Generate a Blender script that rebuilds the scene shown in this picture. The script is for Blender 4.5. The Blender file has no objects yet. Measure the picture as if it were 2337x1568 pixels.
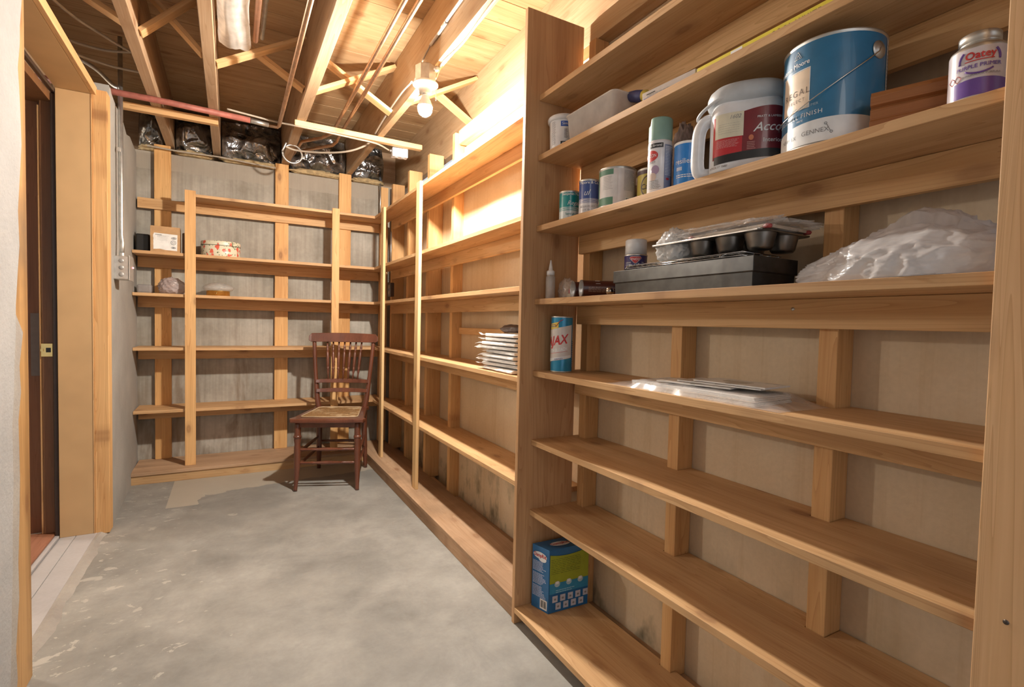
import bpy, bmesh, math, random
from mathutils import Vector, Matrix, Euler, noise
random.seed(7)
SC = bpy.context.scene
COL = SC.collection
PI = math.pi

# ------------------------------------------------------------------ camera
F_PX = 1160.85
YAW, PITCH, ROLL = math.radians(28.98), math.radians(-2.1785), math.radians(1.3133)
cy, sy, cp, sp = math.cos(YAW), math.sin(YAW), math.cos(PITCH), math.sin(PITCH)
fwd = Vector((sy*cp, cy*cp, sp)); rgt = Vector((cy, -sy, 0)); upv = rgt.cross(fwd)
cr, sr = math.cos(ROLL), math.sin(ROLL)
R_ = rgt*cr + upv*sr; U_ = -rgt*sr + upv*cr
cam_d = bpy.data.cameras.new('camera'); cam = bpy.data.objects.new('camera', cam_d); COL.objects.link(cam)
cam_d.sensor_width = 36.0; cam_d.lens = 36.0*F_PX/2337.0; cam_d.clip_start = 0.02; cam_d.clip_end = 60
m = Matrix((R_, U_, -fwd)).transposed().to_4x4(); m.translation = Vector((0, 0, 1.1))
cam.matrix_world = m
SC.camera = cam

# ------------------------------------------------------------------ world, lights, exposure
W = bpy.data.worlds.new('world'); SC.world = W; W.use_nodes = True
W.node_tree.nodes['Background'].inputs[0].default_value = (0.97, 0.975, 1.0, 1)
W.node_tree.nodes['Background'].inputs[1].default_value = 0.76
def light(name, kind, loc, energy, color, size=0.1, rot=None, sy_=None):
    d = bpy.data.lights.new(name, kind); o = bpy.data.objects.new(name, d); COL.objects.link(o)
    o.location = loc; d.energy = energy; d.color = color
    if kind == 'AREA':
        d.size = size
        if sy_: d.shape = 'RECTANGLE'; d.size_y = sy_
    else: d.shadow_soft_size = size
    if rot: o.rotation_euler = rot
    return o
BULB = 4300.0                                                        # radiance of the bare bulb
light('next_room_lamp', 'POINT', (-2.55, 3.95, 2.16), 100, (1, .93, .84), 0.08)
light('added_near_fill', 'POINT', (-0.1, -0.9, 2.05), 8, (1, .95, .89), 0.25)  # unseen soft fill added behind the camera, not a fitting of the room
SC.view_settings.view_transform = 'Standard'; SC.view_settings.look = 'None'
SC.view_settings.gamma = 1.0; SC.view_settings.use_curve_mapping = False
SC.view_settings.exposure = 0.0

# ------------------------------------------------------------------ materials
MATS = {}
def srgb(c):
    return tuple((x/12.92 if x <= .04045 else ((x+.055)/1.055)**2.4) for x in c)
def nm(name):
    m = bpy.data.materials.new(name); m.use_nodes = True; MATS[name] = m
    nt = m.node_tree; return m, nt, nt.nodes['Principled BSDF']
def node(nt, t, **kw):
    n = nt.nodes.new(t)
    for k, v in kw.items(): setattr(n, k, v)
    return n
def mixc(nt, fac, a, b, blend='MIX'):
    n = node(nt, 'ShaderNodeMix', data_type='RGBA', blend_type=blend)
    for s, v in ((0, fac), (6, a), (7, b)):
        if isinstance(v, (tuple, list)): n.inputs[s].default_value = tuple(v)+(1,) if len(v) == 3 else v
        elif isinstance(v, (int, float)): n.inputs[s].default_value = v
        else: nt.links.new(v, n.inputs[s])
    return n.outputs[2]
def mth(nt, op, a, b=None, c=None):
    n = node(nt, 'ShaderNodeMath', operation=op)
    for i, v in enumerate((a, b, c)):
        if v is None: continue
        if isinstance(v, (int, float)): n.inputs[i].default_value = v
        else: nt.links.new(v, n.inputs[i])
    return n.outputs[0]
def ramp(nt, fac, stops):
    n = node(nt, 'ShaderNodeValToRGB'); nt.links.new(fac, n.inputs[0])
    el = n.color_ramp.elements
    while len(el) < len(stops): el.new(.5)
    for e, (p, c) in zip(el, stops):
        e.position = p; e.color = tuple(c)+(1,) if len(c) == 3 else c
    return n.outputs[0]
def noisen(nt, vec, scale, detail=4, rough=.55, dist=0):
    n = node(nt, 'ShaderNodeTexNoise'); n.inputs['Scale'].default_value = scale
    n.inputs['Detail'].default_value = detail; n.inputs['Roughness'].default_value = rough
    n.inputs['Distortion'].default_value = dist
    if vec is not None: nt.links.new(vec, n.inputs['Vector'])
    return n.outputs['Fac']
def mapped(nt, vec, scale=(1, 1, 1), loc=(0, 0, 0), rot=(0, 0, 0)):
    n = node(nt, 'ShaderNodeMapping'); nt.links.new(vec, n.inputs['Vector'])
    n.inputs['Scale'].default_value = scale; n.inputs['Location'].default_value = loc; n.inputs['Rotation'].default_value = rot
    return n.outputs[0]
def bump(nt, bs, h, strength=.3, dist=.01):
    b = node(nt, 'ShaderNodeBump'); b.inputs['Strength'].default_value = strength; b.inputs['Distance'].default_value = dist
    nt.links.new(h, b.inputs['Height']); nt.links.new(b.outputs[0], bs.inputs['Normal'])
def objvec(nt, rand=True):
    tc = node(nt, 'ShaderNodeTexCoord')
    if not rand: return tc.outputs['Object']
    oi = node(nt, 'ShaderNodeObjectInfo')
    a = node(nt, 'ShaderNodeVectorMath', operation='ADD')
    m1 = mth(nt, 'MULTIPLY', oi.outputs['Random'], 37.0)
    nt.links.new(tc.outputs['Object'], a.inputs[0]); nt.links.new(m1, a.inputs[1])
    return a.outputs[0]

def wood(name, axis, c_light, c_dark, knot=(.20, .075, .025), rough=.62, knots=.62, fine=1.0, wear=0.0, thin=None):
    """pine-like lumber with grain along `axis`"""
    if name in MATS: return MATS[name]
    m, nt, bs = nm(name)
    v = objvec(nt)
    lo, hi = .9, 14.0
    s = [hi]*3; s['xyz'.index(axis)] = lo
    mv = mapped(nt, v, tuple(s))
    big = noisen(nt, mv, 1.0, 3, .5, .6)
    s2 = [110.0]*3; s2['xyz'.index(axis)] = 3.0
    fi = noisen(nt, mapped(nt, v, tuple(s2)), 1.0, 2, .6)
    blot = noisen(nt, v, 2.2, 2, .5)
    base = ramp(nt, big, [(.30, c_dark), (.50, tuple(a*.45+b*.55 for a, b in zip(c_dark, c_light))), (.72, c_light)])
    # ring lines
    s3 = [26.0]*3; s3['xyz'.index(axis)] = 1.0
    r = noisen(nt, mapped(nt, v, tuple(s3)), .9, 1, .4, 1.2)
    ring = mth(nt, 'FRACT', mth(nt, 'MULTIPLY', r, 9.0))
    ringm = ramp(nt, ring, [(0, (1, 1, 1)), (.75, (.92, .88, .82)), (1, (.76, .67, .56))])
    base = mixc(nt, .75, base, ringm, 'MULTIPLY')
    fm = ramp(nt, fi, [(.25, (.86, .82, .78)), (.6, (1, 1, 1))])
    base = mixc(nt, .5*fine, base, fm, 'MULTIPLY')
    bm_ = ramp(nt, blot, [(.35, (.86, .80, .74)), (.65, (1.05, 1.03, 1.0))])
    base = mixc(nt, .6, base, bm_, 'MULTIPLY')
    # knots
    s4 = [7.5]*3; s4['xyz'.index(axis)] = 3.4
    th_ = thin or {'x': 'y', 'y': 'x', 'z': 'x'}[axis]
    ot = [q for q in 'xyz' if q != th_]
    sx = node(nt, 'ShaderNodeSeparateXYZ'); nt.links.new(mapped(nt, v, tuple(s4)), sx.inputs[0])
    cx_ = node(nt, 'ShaderNodeCombineXYZ')
    nt.links.new(sx.outputs['xyz'.index(ot[0])], cx_.inputs[0]); nt.links.new(sx.outputs['xyz'.index(ot[1])], cx_.inputs[1])
    vo = node(nt, 'ShaderNodeTexVoronoi', voronoi_dimensions='2D'); vo.inputs['Scale'].default_value = 1.0
    nt.links.new(cx_.outputs[0], vo.inputs['Vector'])
    sep = node(nt, 'ShaderNodeSeparateColor'); nt.links.new(vo.outputs['Color'], sep.inputs[0])
    gate = mth(nt, 'LESS_THAN', sep.outputs[0], knots)
    kn = ramp(nt, vo.outputs['Distance'], [(.0, (.75, .75, .75)), (.05, (1, 1, 1)), (.085, (.8, .8, .8)), (.11, (.4, .4, .4)), (.22, (0, 0, 0))])
    kf = mth(nt, 'MULTIPLY', kn, mth(nt, 'MULTIPLY', gate, mth(nt, 'ADD', .35, mth(nt, 'MULTIPLY', sep.outputs[1], .65))))
    base = mixc(nt, mth(nt, 'MULTIPLY', kf, .72), base, knot)
    if wear > 0:
        w = noisen(nt, v, 1.3, 5, .65)
        wm = ramp(nt, w, [(.50, (0, 0, 0)), (.66, (1, 1, 1))])
        base = mixc(nt, mth(nt, 'MULTIPLY', wm, wear), base, (.17, .11, .065))
    nt.links.new(base, bs.inputs['Base Color'])
    bs.inputs['Roughness'].default_value = rough
    bump(nt, bs, fi, .12, .003)
    return m
PL, PD = (.79, .53, .275), (.60, .345, .145)
def pine(ax): return wood('pine_'+ax, ax, PL, PD, thin={'x': 'y', 'y': 'x', 'z': 'x'}[ax])
def shelfw(ax): return wood('shelf_pine_'+ax, ax, (.74, .49, .26), (.56, .33, .155), wear=.16, thin='z')
def studw(ax): return wood('stud_pine_'+ax, ax, (.80, .52, .25), (.64, .36, .145), knots=.5, thin='x')
def joistw(ax): return wood('joist_fir_'+ax, ax, (.52, .38, .255), (.37, .25, .155), knots=.35, thin='x')
def plankw(): return wood('subfloor_plank', 'x', (.56, .40, .235), (.40, .26, .135), knots=.4, thin='z')
def dirtyw(ax): return wood('platform_wood_'+ax, ax, (.56, .38, .245), (.38, .245, .15), knots=.5, wear=.45, rough=.75, thin='z')

def simple(name, c, rough=.5, metal=0., spec=.5, coat=0., vary=.06, scale=30):
    if name in MATS: return MATS[name]
    m, nt, bs = nm(name)
    tc = node(nt, 'ShaderNodeTexCoord')
    n = noisen(nt, tc.outputs['Object'], scale, 2)
    a = tuple(max(0, x*(1-vary)) for x in c); b = tuple(min(1, x*(1+vary)) for x in c)
    nt.links.new(ramp(nt, n, [(.35, a), (.65, b)]), bs.inputs['Base Color'])
    bs.inputs['Roughness'].default_value = rough; bs.inputs['Metallic'].default_value = metal
    bs.inputs['Specular IOR Level'].default_value = spec; bs.inputs['Coat Weight'].default_value = coat
    return m
def plastic_film(name, c, alpha, rough=.22, trans=.35):
    if name in MATS: return MATS[name]
    m, nt, bs = nm(name)
    bs.inputs['Base Color'].default_value = c+(1,); bs.inputs['Roughness'].default_value = rough
    bs.inputs['Coat Weight'].default_value = .5; bs.inputs['Coat Roughness'].default_value = .12
    tr = node(nt, 'ShaderNodeBsdfTransparent'); tl = node(nt, 'ShaderNodeBsdfTranslucent')
    tl.inputs[0].default_value = c+(1,)
    m1 = node(nt, 'ShaderNodeMixShader'); m1.inputs[0].default_value = trans
    nt.links.new(bs.outputs[0], m1.inputs[1]); nt.links.new(tl.outputs[0], m1.inputs[2])
    m2 = node(nt, 'ShaderNodeMixShader')
    tc = node(nt, 'ShaderNodeTexCoord')
    n = noisen(nt, tc.outputs['Object'], 18, 3)
    f = ramp(nt, n, [(.3, (max(0, alpha-.15),)*3), (.7, (min(1, alpha+.12),)*3)])
    nt.links.new(f, m2.inputs[0]); nt.links.new(tr.outputs[0], m2.inputs[1]); nt.links.new(m1.outputs[0], m2.inputs[2])
    nt.links.new(m2.outputs[0], nt.nodes['Material Output'].inputs['Surface'])
    return m
def emission(name, c, s):
    m, nt, bs = nm(name)
    bs.inputs['Emission Color'].default_value = c+(1,); bs.inputs['Emission Strength'].default_value = s
    bs.inputs['Base Color'].default_value = (.9, .9, .9, 1)
    return m

def concrete_floor():
    m, nt, bs = nm('floor_concrete')
    v = objvec(nt, False)
    n1 = noisen(nt, v, 1.6, 6, .6); n2 = noisen(nt, v, 9, 5, .6); n3 = noisen(nt, v, 60, 3, .6)
    c = ramp(nt, n1, [(.32, (.225, .22, .207)), (.5, (.305, .298, .28)), (.68, (.385, .378, .357))])
    c = mixc(nt, .55, c, ramp(nt, n2, [(.3, (.78, .77, .74)), (.7, (1.1, 1.09, 1.07))]), 'MULTIPLY')
    c = mixc(nt, .35, c, ramp(nt, n3, [(.3, (.85, .85, .84)), (.7, (1.05, 1.05, 1.05))]), 'MULTIPLY')
    sp_ = node(nt, 'ShaderNodeSeparateXYZ'); nt.links.new(v, sp_.inputs[0])
    X, Y = sp_.outputs[0], sp_.outputs[1]
    # pale paint flakes, thick near the left wall
    near = node(nt, 'ShaderNodeMapRange'); nt.links.new(X, near.inputs[0])
    near.inputs[1].default_value = -.55; near.inputs[2].default_value = .45; near.inputs[3].default_value = 1; near.inputs[4].default_value = 0
    fl = noisen(nt, mapped(nt, v, (1, 1.7, 1), rot=(0, 0, .5)), 11, 5, .62, .5)
    thr = mth(nt, 'SUBTRACT', .74, mth(nt, 'MULTIPLY', near.outputs[0], .155))
    f = mth(nt, 'MULTIPLY', mth(nt, 'SUBTRACT', fl, thr), 45)
    n = node(nt, 'ShaderNodeClamp'); nt.links.new(f, n.inputs[0])
    c = mixc(nt, mth(nt, 'MULTIPLY', n.outputs[0], .75), c, (.48, .455, .41))
    fl2 = noisen(nt, mapped(nt, v, (1, 1.5, 1), loc=(3.1, 1.7, 0), rot=(0, 0, .4)), 26, 5, .65, .4)
    f2 = mth(nt, 'MULTIPLY', mth(nt, 'SUBTRACT', fl2, mth(nt, 'SUBTRACT', .80, mth(nt, 'MULTIPLY', near.outputs[0], .175))), 40)
    n2_ = node(nt, 'ShaderNodeClamp'); nt.links.new(f2, n2_.inputs[0])
    c = mixc(nt, mth(nt, 'MULTIPLY', n2_.outputs[0], .7), c, (.50, .47, .42))
    mo = noisen(nt, mapped(nt, v, (1, 1, 1), loc=(7, 3, 0)), 4.2, 7, .72, .6)
    c = mixc(nt, .5, c, ramp(nt, mo, [(.36, (.76, .765, .77)), (.5, (1, 1, 1)), (.64, (1.13, 1.12, 1.09))]), 'MULTIPLY')
    # darker worn field at the back left
    mrx = noisen(nt, v, 2.3, 4, .6)
    dy = node(nt, 'ShaderNodeMapRange'); nt.links.new(Y, dy.inputs[0])
    dy.inputs[1].default_value = 2.6; dy.inputs[2].default_value = 3.5
    dk = mth(nt, 'MULTIPLY', dy.outputs[0], ramp(nt, mrx, [(.4, (0, 0, 0)), (.55, (1, 1, 1))]))
    c = mixc(nt, mth(nt, 'MULTIPLY', dk, .5), c, (.19, .185, .17))
    # bare tan patch along the back platform
    px = mth(nt, 'GREATER_THAN', X, -.325)
    wob = mth(nt, 'MULTIPLY', mth(nt, 'SUBTRACT', noisen(nt, v, 5, 3), .5), .22)
    edge = mth(nt, 'ADD', mth(nt, 'ADD', mth(nt, 'MULTIPLY', X, .13), 3.66), wob)
    lin = mth(nt, 'GREATER_THAN', Y, edge)
    corner = mth(nt, 'MULTIPLY', mth(nt, 'GREATER_THAN', Y, 3.46), mth(nt, 'LESS_THAN', X, mth(nt, 'ADD', -.13, wob)))
    pf = mth(nt, 'MULTIPLY', px, mth(nt, 'MAXIMUM', lin, corner))
    c = mixc(nt, mth(nt, 'MULTIPLY', pf, .8), c, (.42, .375, .305))
    # hairline cracks
    vo = node(nt, 'ShaderNodeTexVoronoi', feature='DISTANCE_TO_EDGE'); vo.inputs['Scale'].default_value = .8
    wv = node(nt, 'ShaderNodeVectorMath', operation='ADD'); nz = node(nt, 'ShaderNodeTexNoise'); nz.inputs['Scale'].default_value = 3.5; nz.inputs['Detail'].default_value = 5
    nt.links.new(v, nz.inputs['Vector']); sc = node(nt, 'ShaderNodeVectorMath', operation='SCALE'); sc.inputs[3].default_value = .5
    nt.links.new(nz.outputs['Color'], sc.inputs[0]); nt.links.new(v, wv.inputs[0]); nt.links.new(sc.outputs[0], wv.inputs[1])
    nt.links.new(wv.outputs[0], vo.inputs['Vector'])
    ck = ramp(nt, vo.outputs['Distance'], [(.0, (1, 1, 1)), (.006, (0, 0, 0))])
    c = mixc(nt, mth(nt, 'MULTIPLY', ck, .10), c, (.42, .41, .39))
    nt.links.new(c, bs.inputs['Base Color']); bs.inputs['Roughness'].default_value = .55
    bump(nt, bs, n2, .25, .004)
    return m
def concrete_wall():
    m, nt, bs = nm('board_formed_concrete')
    v = objvec(nt, False)
    n1 = noisen(nt, v, 2.2, 6, .62); st = noisen(nt, mapped(nt, v, (38, 38, 1.6)), 1, 4, .6); n3 = noisen(nt, v, 45, 3)
    c = ramp(nt, n1, [(.32, (.27, .25, .21)), (.5, (.385, .36, .315)), (.68, (.50, .475, .425))])
    c = mixc(nt, .55, c, ramp(nt, st, [(.3, (.70, .67, .62)), (.6, (1.08, 1.07, 1.04))]), 'MULTIPLY')
    c = mixc(nt, .3, c, ramp(nt, n3, [(.3, (.8, .8, .8)), (.7, (1.1, 1.1, 1.1))]), 'MULTIPLY')
    sp_ = node(nt, 'ShaderNodeSeparateXYZ'); nt.links.new(v, sp_.inputs[0])
    z = sp_.outputs[2]
    # rusty damp stains in the lower half
    zl = node(nt, 'ShaderNodeMapRange'); nt.links.new(z, zl.inputs[0])
    zl.inputs[1].default_value = 1.15; zl.inputs[2].default_value = .55
    dr = noisen(nt, mapped(nt, v, (9, 9, 1.5)), 1, 4, .6, .8)
    df = mth(nt, 'MULTIPLY', zl.outputs[0], ramp(nt, dr, [(.46, (0, 0, 0)), (.62, (1, 1, 1))]))
    c = mixc(nt, mth(nt, 'MULTIPLY', df, .55), c, (.145, .085, .035))
    # smooth grout band at the top
    zt = mth(nt, 'GREATER_THAN', mth(nt, 'ADD', z, mth(nt, 'MULTIPLY', noisen(nt, v, 7, 3), .05)), 2.155)
    c = mixc(nt, mth(nt, 'MULTIPLY', zt, .7), c, (.38, .34, .285))
    # horizontal pour seam
    nt.links.new(c, bs.inputs['Base Color']); bs.inputs['Roughness'].default_value = .82
    bump(nt, bs, st, .35, .006)
    return m
def plaster(name, a, b, rough=.8, streak=0., bs_s=.15, sc=3.0):
    m, nt, bs = nm(name)
    v = objvec(nt, False)
    n1 = noisen(nt, v, sc, 5, .6); n3 = noisen(nt, v, 90, 3)
    c = ramp(nt, n1, [(.35, a), (.65, b)])
    if streak:
        st = noisen(nt, mapped(nt, v, (22, 22, .9)), 1, 4, .65, .4)
        c = mixc(nt, streak, c, ramp(nt, st, [(.52, (1, 1, 1)), (.68, (.72, .60, .44))]), 'MULTIPLY')
        sp_ = node(nt, 'ShaderNodeSeparateXYZ'); nt.links.new(v, sp_.inputs[0])
        zl = node(nt, 'ShaderNodeMapRange'); nt.links.new(sp_.outputs[2], zl.inputs[0])
        zl.inputs[1].default_value = .55; zl.inputs[2].default_value = .05
        mo = noisen(nt, mapped(nt, v, (5, 5, 3)), 1.3, 4, .6)
        c = mixc(nt, mth(nt, 'MULTIPLY', mth(nt, 'MULTIPLY', zl.outputs[0], ramp(nt, mo, [(.5, (0, 0, 0)), (.64, (1, 1, 1))])), .8), c, (.09, .085, .05))
    c = mixc(nt, .4, c, ramp(nt, n3, [(.3, (.88, .88, .88)), (.7, (1.05, 1.05, 1.05))]), 'MULTIPLY')
    nt.links.new(c, bs.inputs['Base Color']); bs.inputs['Roughness'].default_value = rough
    bump(nt, bs, n3, bs_s, .003)
    return m
M_FLOOR = concrete_floor(); M_CONC = concrete_wall()
M_LEFT = plaster('smooth_grey_concrete', (.31, .30, .28), (.41, .40, .375), .75, bs_s=.3, sc=2.0)
M_WHITE = plaster('rough_white_plaster', (.37, .37, .37), (.44, .44, .44), .85, bs_s=.7)
M_RIGHT = plaster('tan_parged_wall', (.61, .465, .30), (.69, .555, .39), .8, streak=.28)
M_HALL = plaster('hall_plaster', (.55, .50, .42), (.62, .57, .49), .8)
M_MORTAR = plaster('grey_mortar', (.32, .29, .26), (.43, .40, .36), .9, bs_s=.6)
M_PRIMED = simple('primed_board', (.58, .375, .185), .55, vary=.05, scale=6)
M_BROWN = wood('brown_door_wood', 'z', (.24, .115, .05), (.15, .07, .03), rough=.45)
M_SILL = plaster('painted_sill', (.40, .385, .39), (.48, .465, .47), .5, bs_s=.05)
M_COPPER = simple('copper', (.58, .40, .28), .36, 1.0, vary=.12)
M_STEEL = simple('galvanised_steel', (.62, .62, .60), .38, .9, vary=.1)
M_CHROME = simple('bright_wire', (.75, .73, .70), .22, 1.0)
M_CABLE = simple('grey_cable', (.42, .36, .29), .6)
M_RED = simple('red_pipe_insulation', (.32, .105, .08), .55, vary=.15)
M_BLACK = simple('black_plastic', (.012, .011, .010), .4)
M_DARKBR = simple('weatherstrip', (.045, .028, .022), .4)
M_PORC = simple('white_porcelain', (.86, .85, .82), .25, coat=.4)
M_WPLAST = simple('white_plastic', (.78, .78, .80), .35, coat=.3)
M_PAPER = simple('white_paper', (.80, .79, .77), .7)
M_CARD = simple('cardboard', (.50, .30, .145), .8, vary=.08)
M_BRASS = simple('brass', (.70, .50, .20), .25, 1.0)

# ------------------------------------------------------------------ geometry helpers
def tag(o, label=None, cat=None, group=None, kind=None):
    if label: o['label'] = label
    if cat: o['category'] = cat
    if group: o['group'] = group
    if kind: o['kind'] = kind
    return o
def root(name, loc=(0, 0, 0), rz=0, label=None, cat=None, group=None, kind=None):
    o = bpy.data.objects.new(name, None); COL.objects.link(o); o.location = loc; o.rotation_euler = (0, 0, rz)
    o.empty_display_size = .05
    return tag(o, label, cat, group, kind)
class MB:
    def __init__(s): s.bm = bmesh.new(); s.mi = 0
    def face(s, vs, smooth=False):
        try:
            f = s.bm.faces.new(vs); f.material_index = s.mi; f.smooth = smooth; return f
        except ValueError: return None
    def box(s, a, b, mat=None):
        x0, y0, z0 = a; x1, y1, z1 = b
        c = [(x0, y0, z0), (x1, y0, z0), (x1, y1, z0), (x0, y1, z0), (x0, y0, z1), (x1, y0, z1), (x1, y1, z1), (x0, y1, z1)]
        v = [s.bm.verts.new(mat @ Vector(p) if mat else p) for p in c]
        for q in ((3, 2, 1, 0), (4, 5, 6, 7), (0, 1, 5, 4), (1, 2, 6, 5), (2, 3, 7, 6), (3, 0, 4, 7)): s.face([v[i] for i in q])
        return s
    def prism(s, pts, z0, z1, f=lambda u, v, w: (u, v, w)):
        """polygon pts (ccw) extruded from z0 to z1 and mapped by f"""
        a = [s.bm.verts.new(f(u, v, z0)) for u, v in pts]; b = [s.bm.verts.new(f(u, v, z1)) for u, v in pts]
        n = len(pts)
        s.face(a[::-1]); s.face(b)
        for i in range(n): s.face([a[i], a[(i+1) % n], b[(i+1) % n], b[i]])
        return s
    def lathe(s, prof, n=48, ax=None, a0=0, a1=2*PI, smooth=True):
        """prof = [(r, z)...]; ax maps a local point"""
        full = abs(a1-a0-2*PI) < 1e-6; ax = ax or (lambda p: p)
        rows = []
        for r, z in prof:
            if r < 1e-6: rows.append([s.bm.verts.new(ax(Vector((0, 0, z))))]); continue
            rows.append([s.bm.verts.new(ax(Vector((r*math.cos(a0+(a1-a0)*i/n), r*math.sin(a0+(a1-a0)*i/n), z)))) for i in range(n if full else n+1)])
        for p, q in zip(rows, rows[1:]):
            k = n
            for i in range(k):
                j = (i+1) % n if full else i+1
                if len(p) == 1 and len(q) == 1: continue
                if len(p) == 1: s.face([p[0], q[j], q[i]][::-1], smooth)
                elif len(q) == 1: s.face([p[i], p[j], q[0]], smooth)
                else: s.face([p[i], p[j], q[j], q[i]], smooth)
        return s
    def tube(s, pts, r, n=10, closed=False, cap=True):
        pts = [Vector(p) for p in pts]; N = len(pts); rad = r if isinstance(r, (list, tuple)) else [r]*N
        rows = []; prev = None
        for i, p in enumerate(pts):
            a = pts[(i-1) % N] if (closed or i > 0) else p; b = pts[(i+1) % N] if (closed or i < N-1) else p
            t = (b-a).normalized()
            if prev is None:
                prev = t.orthogonal().normalized()
            u = (prev - t*prev.dot(t)); u = u.normalized() if u.length > 1e-6 else t.orthogonal().normalized()
            prev = u; w = t.cross(u)
            rows.append([s.bm.verts.new(p+(u*math.cos(2*PI*k/n)+w*math.sin(2*PI*k/n))*rad[i]) for k in range(n)])
        prs = list(zip(rows, rows[1:])) + ([(rows[-1], rows[0])] if closed else [])
        for p, q in prs:
            for k in range(n): s.face([p[k], p[(k+1) % n], q[(k+1) % n], q[k]], True)
        if cap and not closed: s.face(rows[0][::-1]); s.face(rows[-1])
        return s
    def mesh(s, name):
        me = bpy.data.meshes.new(name); bmesh.ops.recalc_face_normals(s.bm, faces=s.bm.faces[:]); s.bm.to_mesh(me); s.bm.free(); return me
    def build(s, name, mats, parent=None, loc=(0, 0, 0), bevel=0, center=False, rot=None):
        me = s.mesh(name)
        if not isinstance(mats, (list, tuple)): mats = [mats]
        for q in mats: me.materials.append(q)
        loc = Vector(loc)
        if center and len(me.vertices):
            lo = Vector([min(v.co[i] for v in me.vertices) for i in range(3)]); hi = Vector([max(v.co[i] for v in me.vertices) for i in range(3)])
            c = (lo+hi)/2
            me.transform(Matrix.Translation(-c)); loc = loc+c
        o = bpy.data.objects.new(name, me); COL.objects.link(o); o.location = loc
        if rot: o.rotation_euler = rot
        if parent: o.parent = parent
        if bevel:
            b = o.modifiers.new('bevel', 'BEVEL'); b.width = bevel; b.segments = 2; b.limit_method = 'ANGLE'; b.angle_limit = math.radians(40)
        return o
def board(name, a, b, mat, parent=None, bevel=.0015):
    return MB().box(a, b).build(name, mat, parent, bevel=bevel, center=True)
def struct(o): o['kind'] = 'structure'; return o
def smoothpath(pts, n=8):
    P = [Vector(p) for p in pts]; P = [P[0]*2-P[1]]+P+[P[-1]*2-P[-2]]; out = []
    for i in range(1, len(P)-2):
        for k in range(n):
            t = k/n; a, b, c, d = P[i-1], P[i], P[i+1], P[i+2]
            out.append(.5*((2*b)+(c-a)*t+(2*a-5*b+4*c-d)*t*t+(3*b-a-3*c+d)*t**3))
    out.append(P[-2]); return out

# text as mesh, mapped through fn(u, v) -> (point, normal)
def text_obj(name, body, size, fn, mat, parent, off=.0004, bold=0., align='CENTER', shear=0., xs=1.0, spacing=1.0):
    cu = bpy.data.curves.new('txt', 'FONT'); cu.body = body; cu.size = size; cu.align_x = align
    cu.shear = shear; cu.space_character = spacing; cu.resolution_u = 3
    ob = bpy.data.objects.new('txt', cu); COL.objects.link(ob)
    bpy.context.view_layer.update()
    dg = bpy.context.evaluated_depsgraph_get()
    me = bpy.data.meshes.new_from_object(ob.evaluated_get(dg))
    bpy.data.objects.remove(ob); bpy.data.curves.remove(cu)
    bm = bmesh.new(); bm.from_mesh(me); bpy.data.meshes.remove(me)
    if bold:
        g0 = bm.verts[:]+bm.edges[:]+bm.faces[:]; b_ = bold*size
        for k, (du, dv) in enumerate(((b_, 0), (-b_, 0), (0, b_), (0, -b_))):
            d_ = bmesh.ops.duplicate(bm, geom=g0)
            for v in d_['geom']:
                if isinstance(v, bmesh.types.BMVert): v.co.x += du; v.co.y += dv; v.co.z = -(k+1)*.00002
    for v in bm.verts:
        z_ = v.co.z; p, nrm = fn(v.co.x*xs, v.co.y); v.co = Vector(p)+Vector(nrm)*(off+z_)
    me = bpy.data.meshes.new(name); bm.to_mesh(me); bm.free(); me.materials.append(mat)
    for p in me.polygons: p.use_smooth = False
    o = bpy.data.objects.new(name, me); COL.objects.link(o)
    if parent: o.parent = parent
    return o
def cyl_fn(r, z0, a0=0., slope=0.):
    def fn(u, v):
        a = a0+u/r; return (r*math.cos(a), r*math.sin(a), z0+v+slope*u), (math.cos(a), math.sin(a), 0)
    return fn
def flat_fn(o, ux, uy):
    o, ux, uy = Vector(o), Vector(ux).normalized(), Vector(uy).normalized(); n = ux.cross(uy)
    return lambda u, v: (o+ux*u+uy*v, n)
def patch(fn, u0, u1, v0, v1, name, mat, parent, off=.0003, n=24, top=None, bot=None):
    """label patch on a mapped surface; top/bot give edge height as function of u"""
    mb = MB(); rows = []
    for i in range(n+1):
        u = u0+(u1-u0)*i/n; lo = bot(u) if bot else v0; hi = top(u) if top else v1
        col = []
        for k in range(2):
            p, nr = fn(u, lo if k == 0 else hi); col.append(mb.bm.verts.new(Vector(p)+Vector(nr)*off))
        rows.append(col)
    for a, b in zip(rows, rows[1:]): mb.face([a[0], b[0], b[1], a[1]], True)
    return mb.build(name, mat, parent)
def disc_patch(fn, cu_, cv, ru, rv, name, mat, parent, off=.0005, n=28):
    mb = MB(); rings = []
    for k in range(1, 7):
        row = []
        for i in range(n):
            a = 2*PI*i/n; p, nr = fn(cu_+ru*k/6*math.cos(a), cv+rv*k/6*math.sin(a)); row.append(mb.bm.verts.new(Vector(p)+Vector(nr)*off))
        rings.append(row)
    p, nr = fn(cu_, cv); c = mb.bm.verts.new(Vector(p)+Vector(nr)*off)
    for i in range(n): mb.face([c, rings[0][i], rings[0][(i+1) % n]])
    for p_, q_ in zip(rings, rings[1:]):
        for i in range(n): mb.face([p_[i], q_[i], q_[(i+1) % n], p_[(i+1) % n]])
    return mb.build(name, mat, parent)
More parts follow.
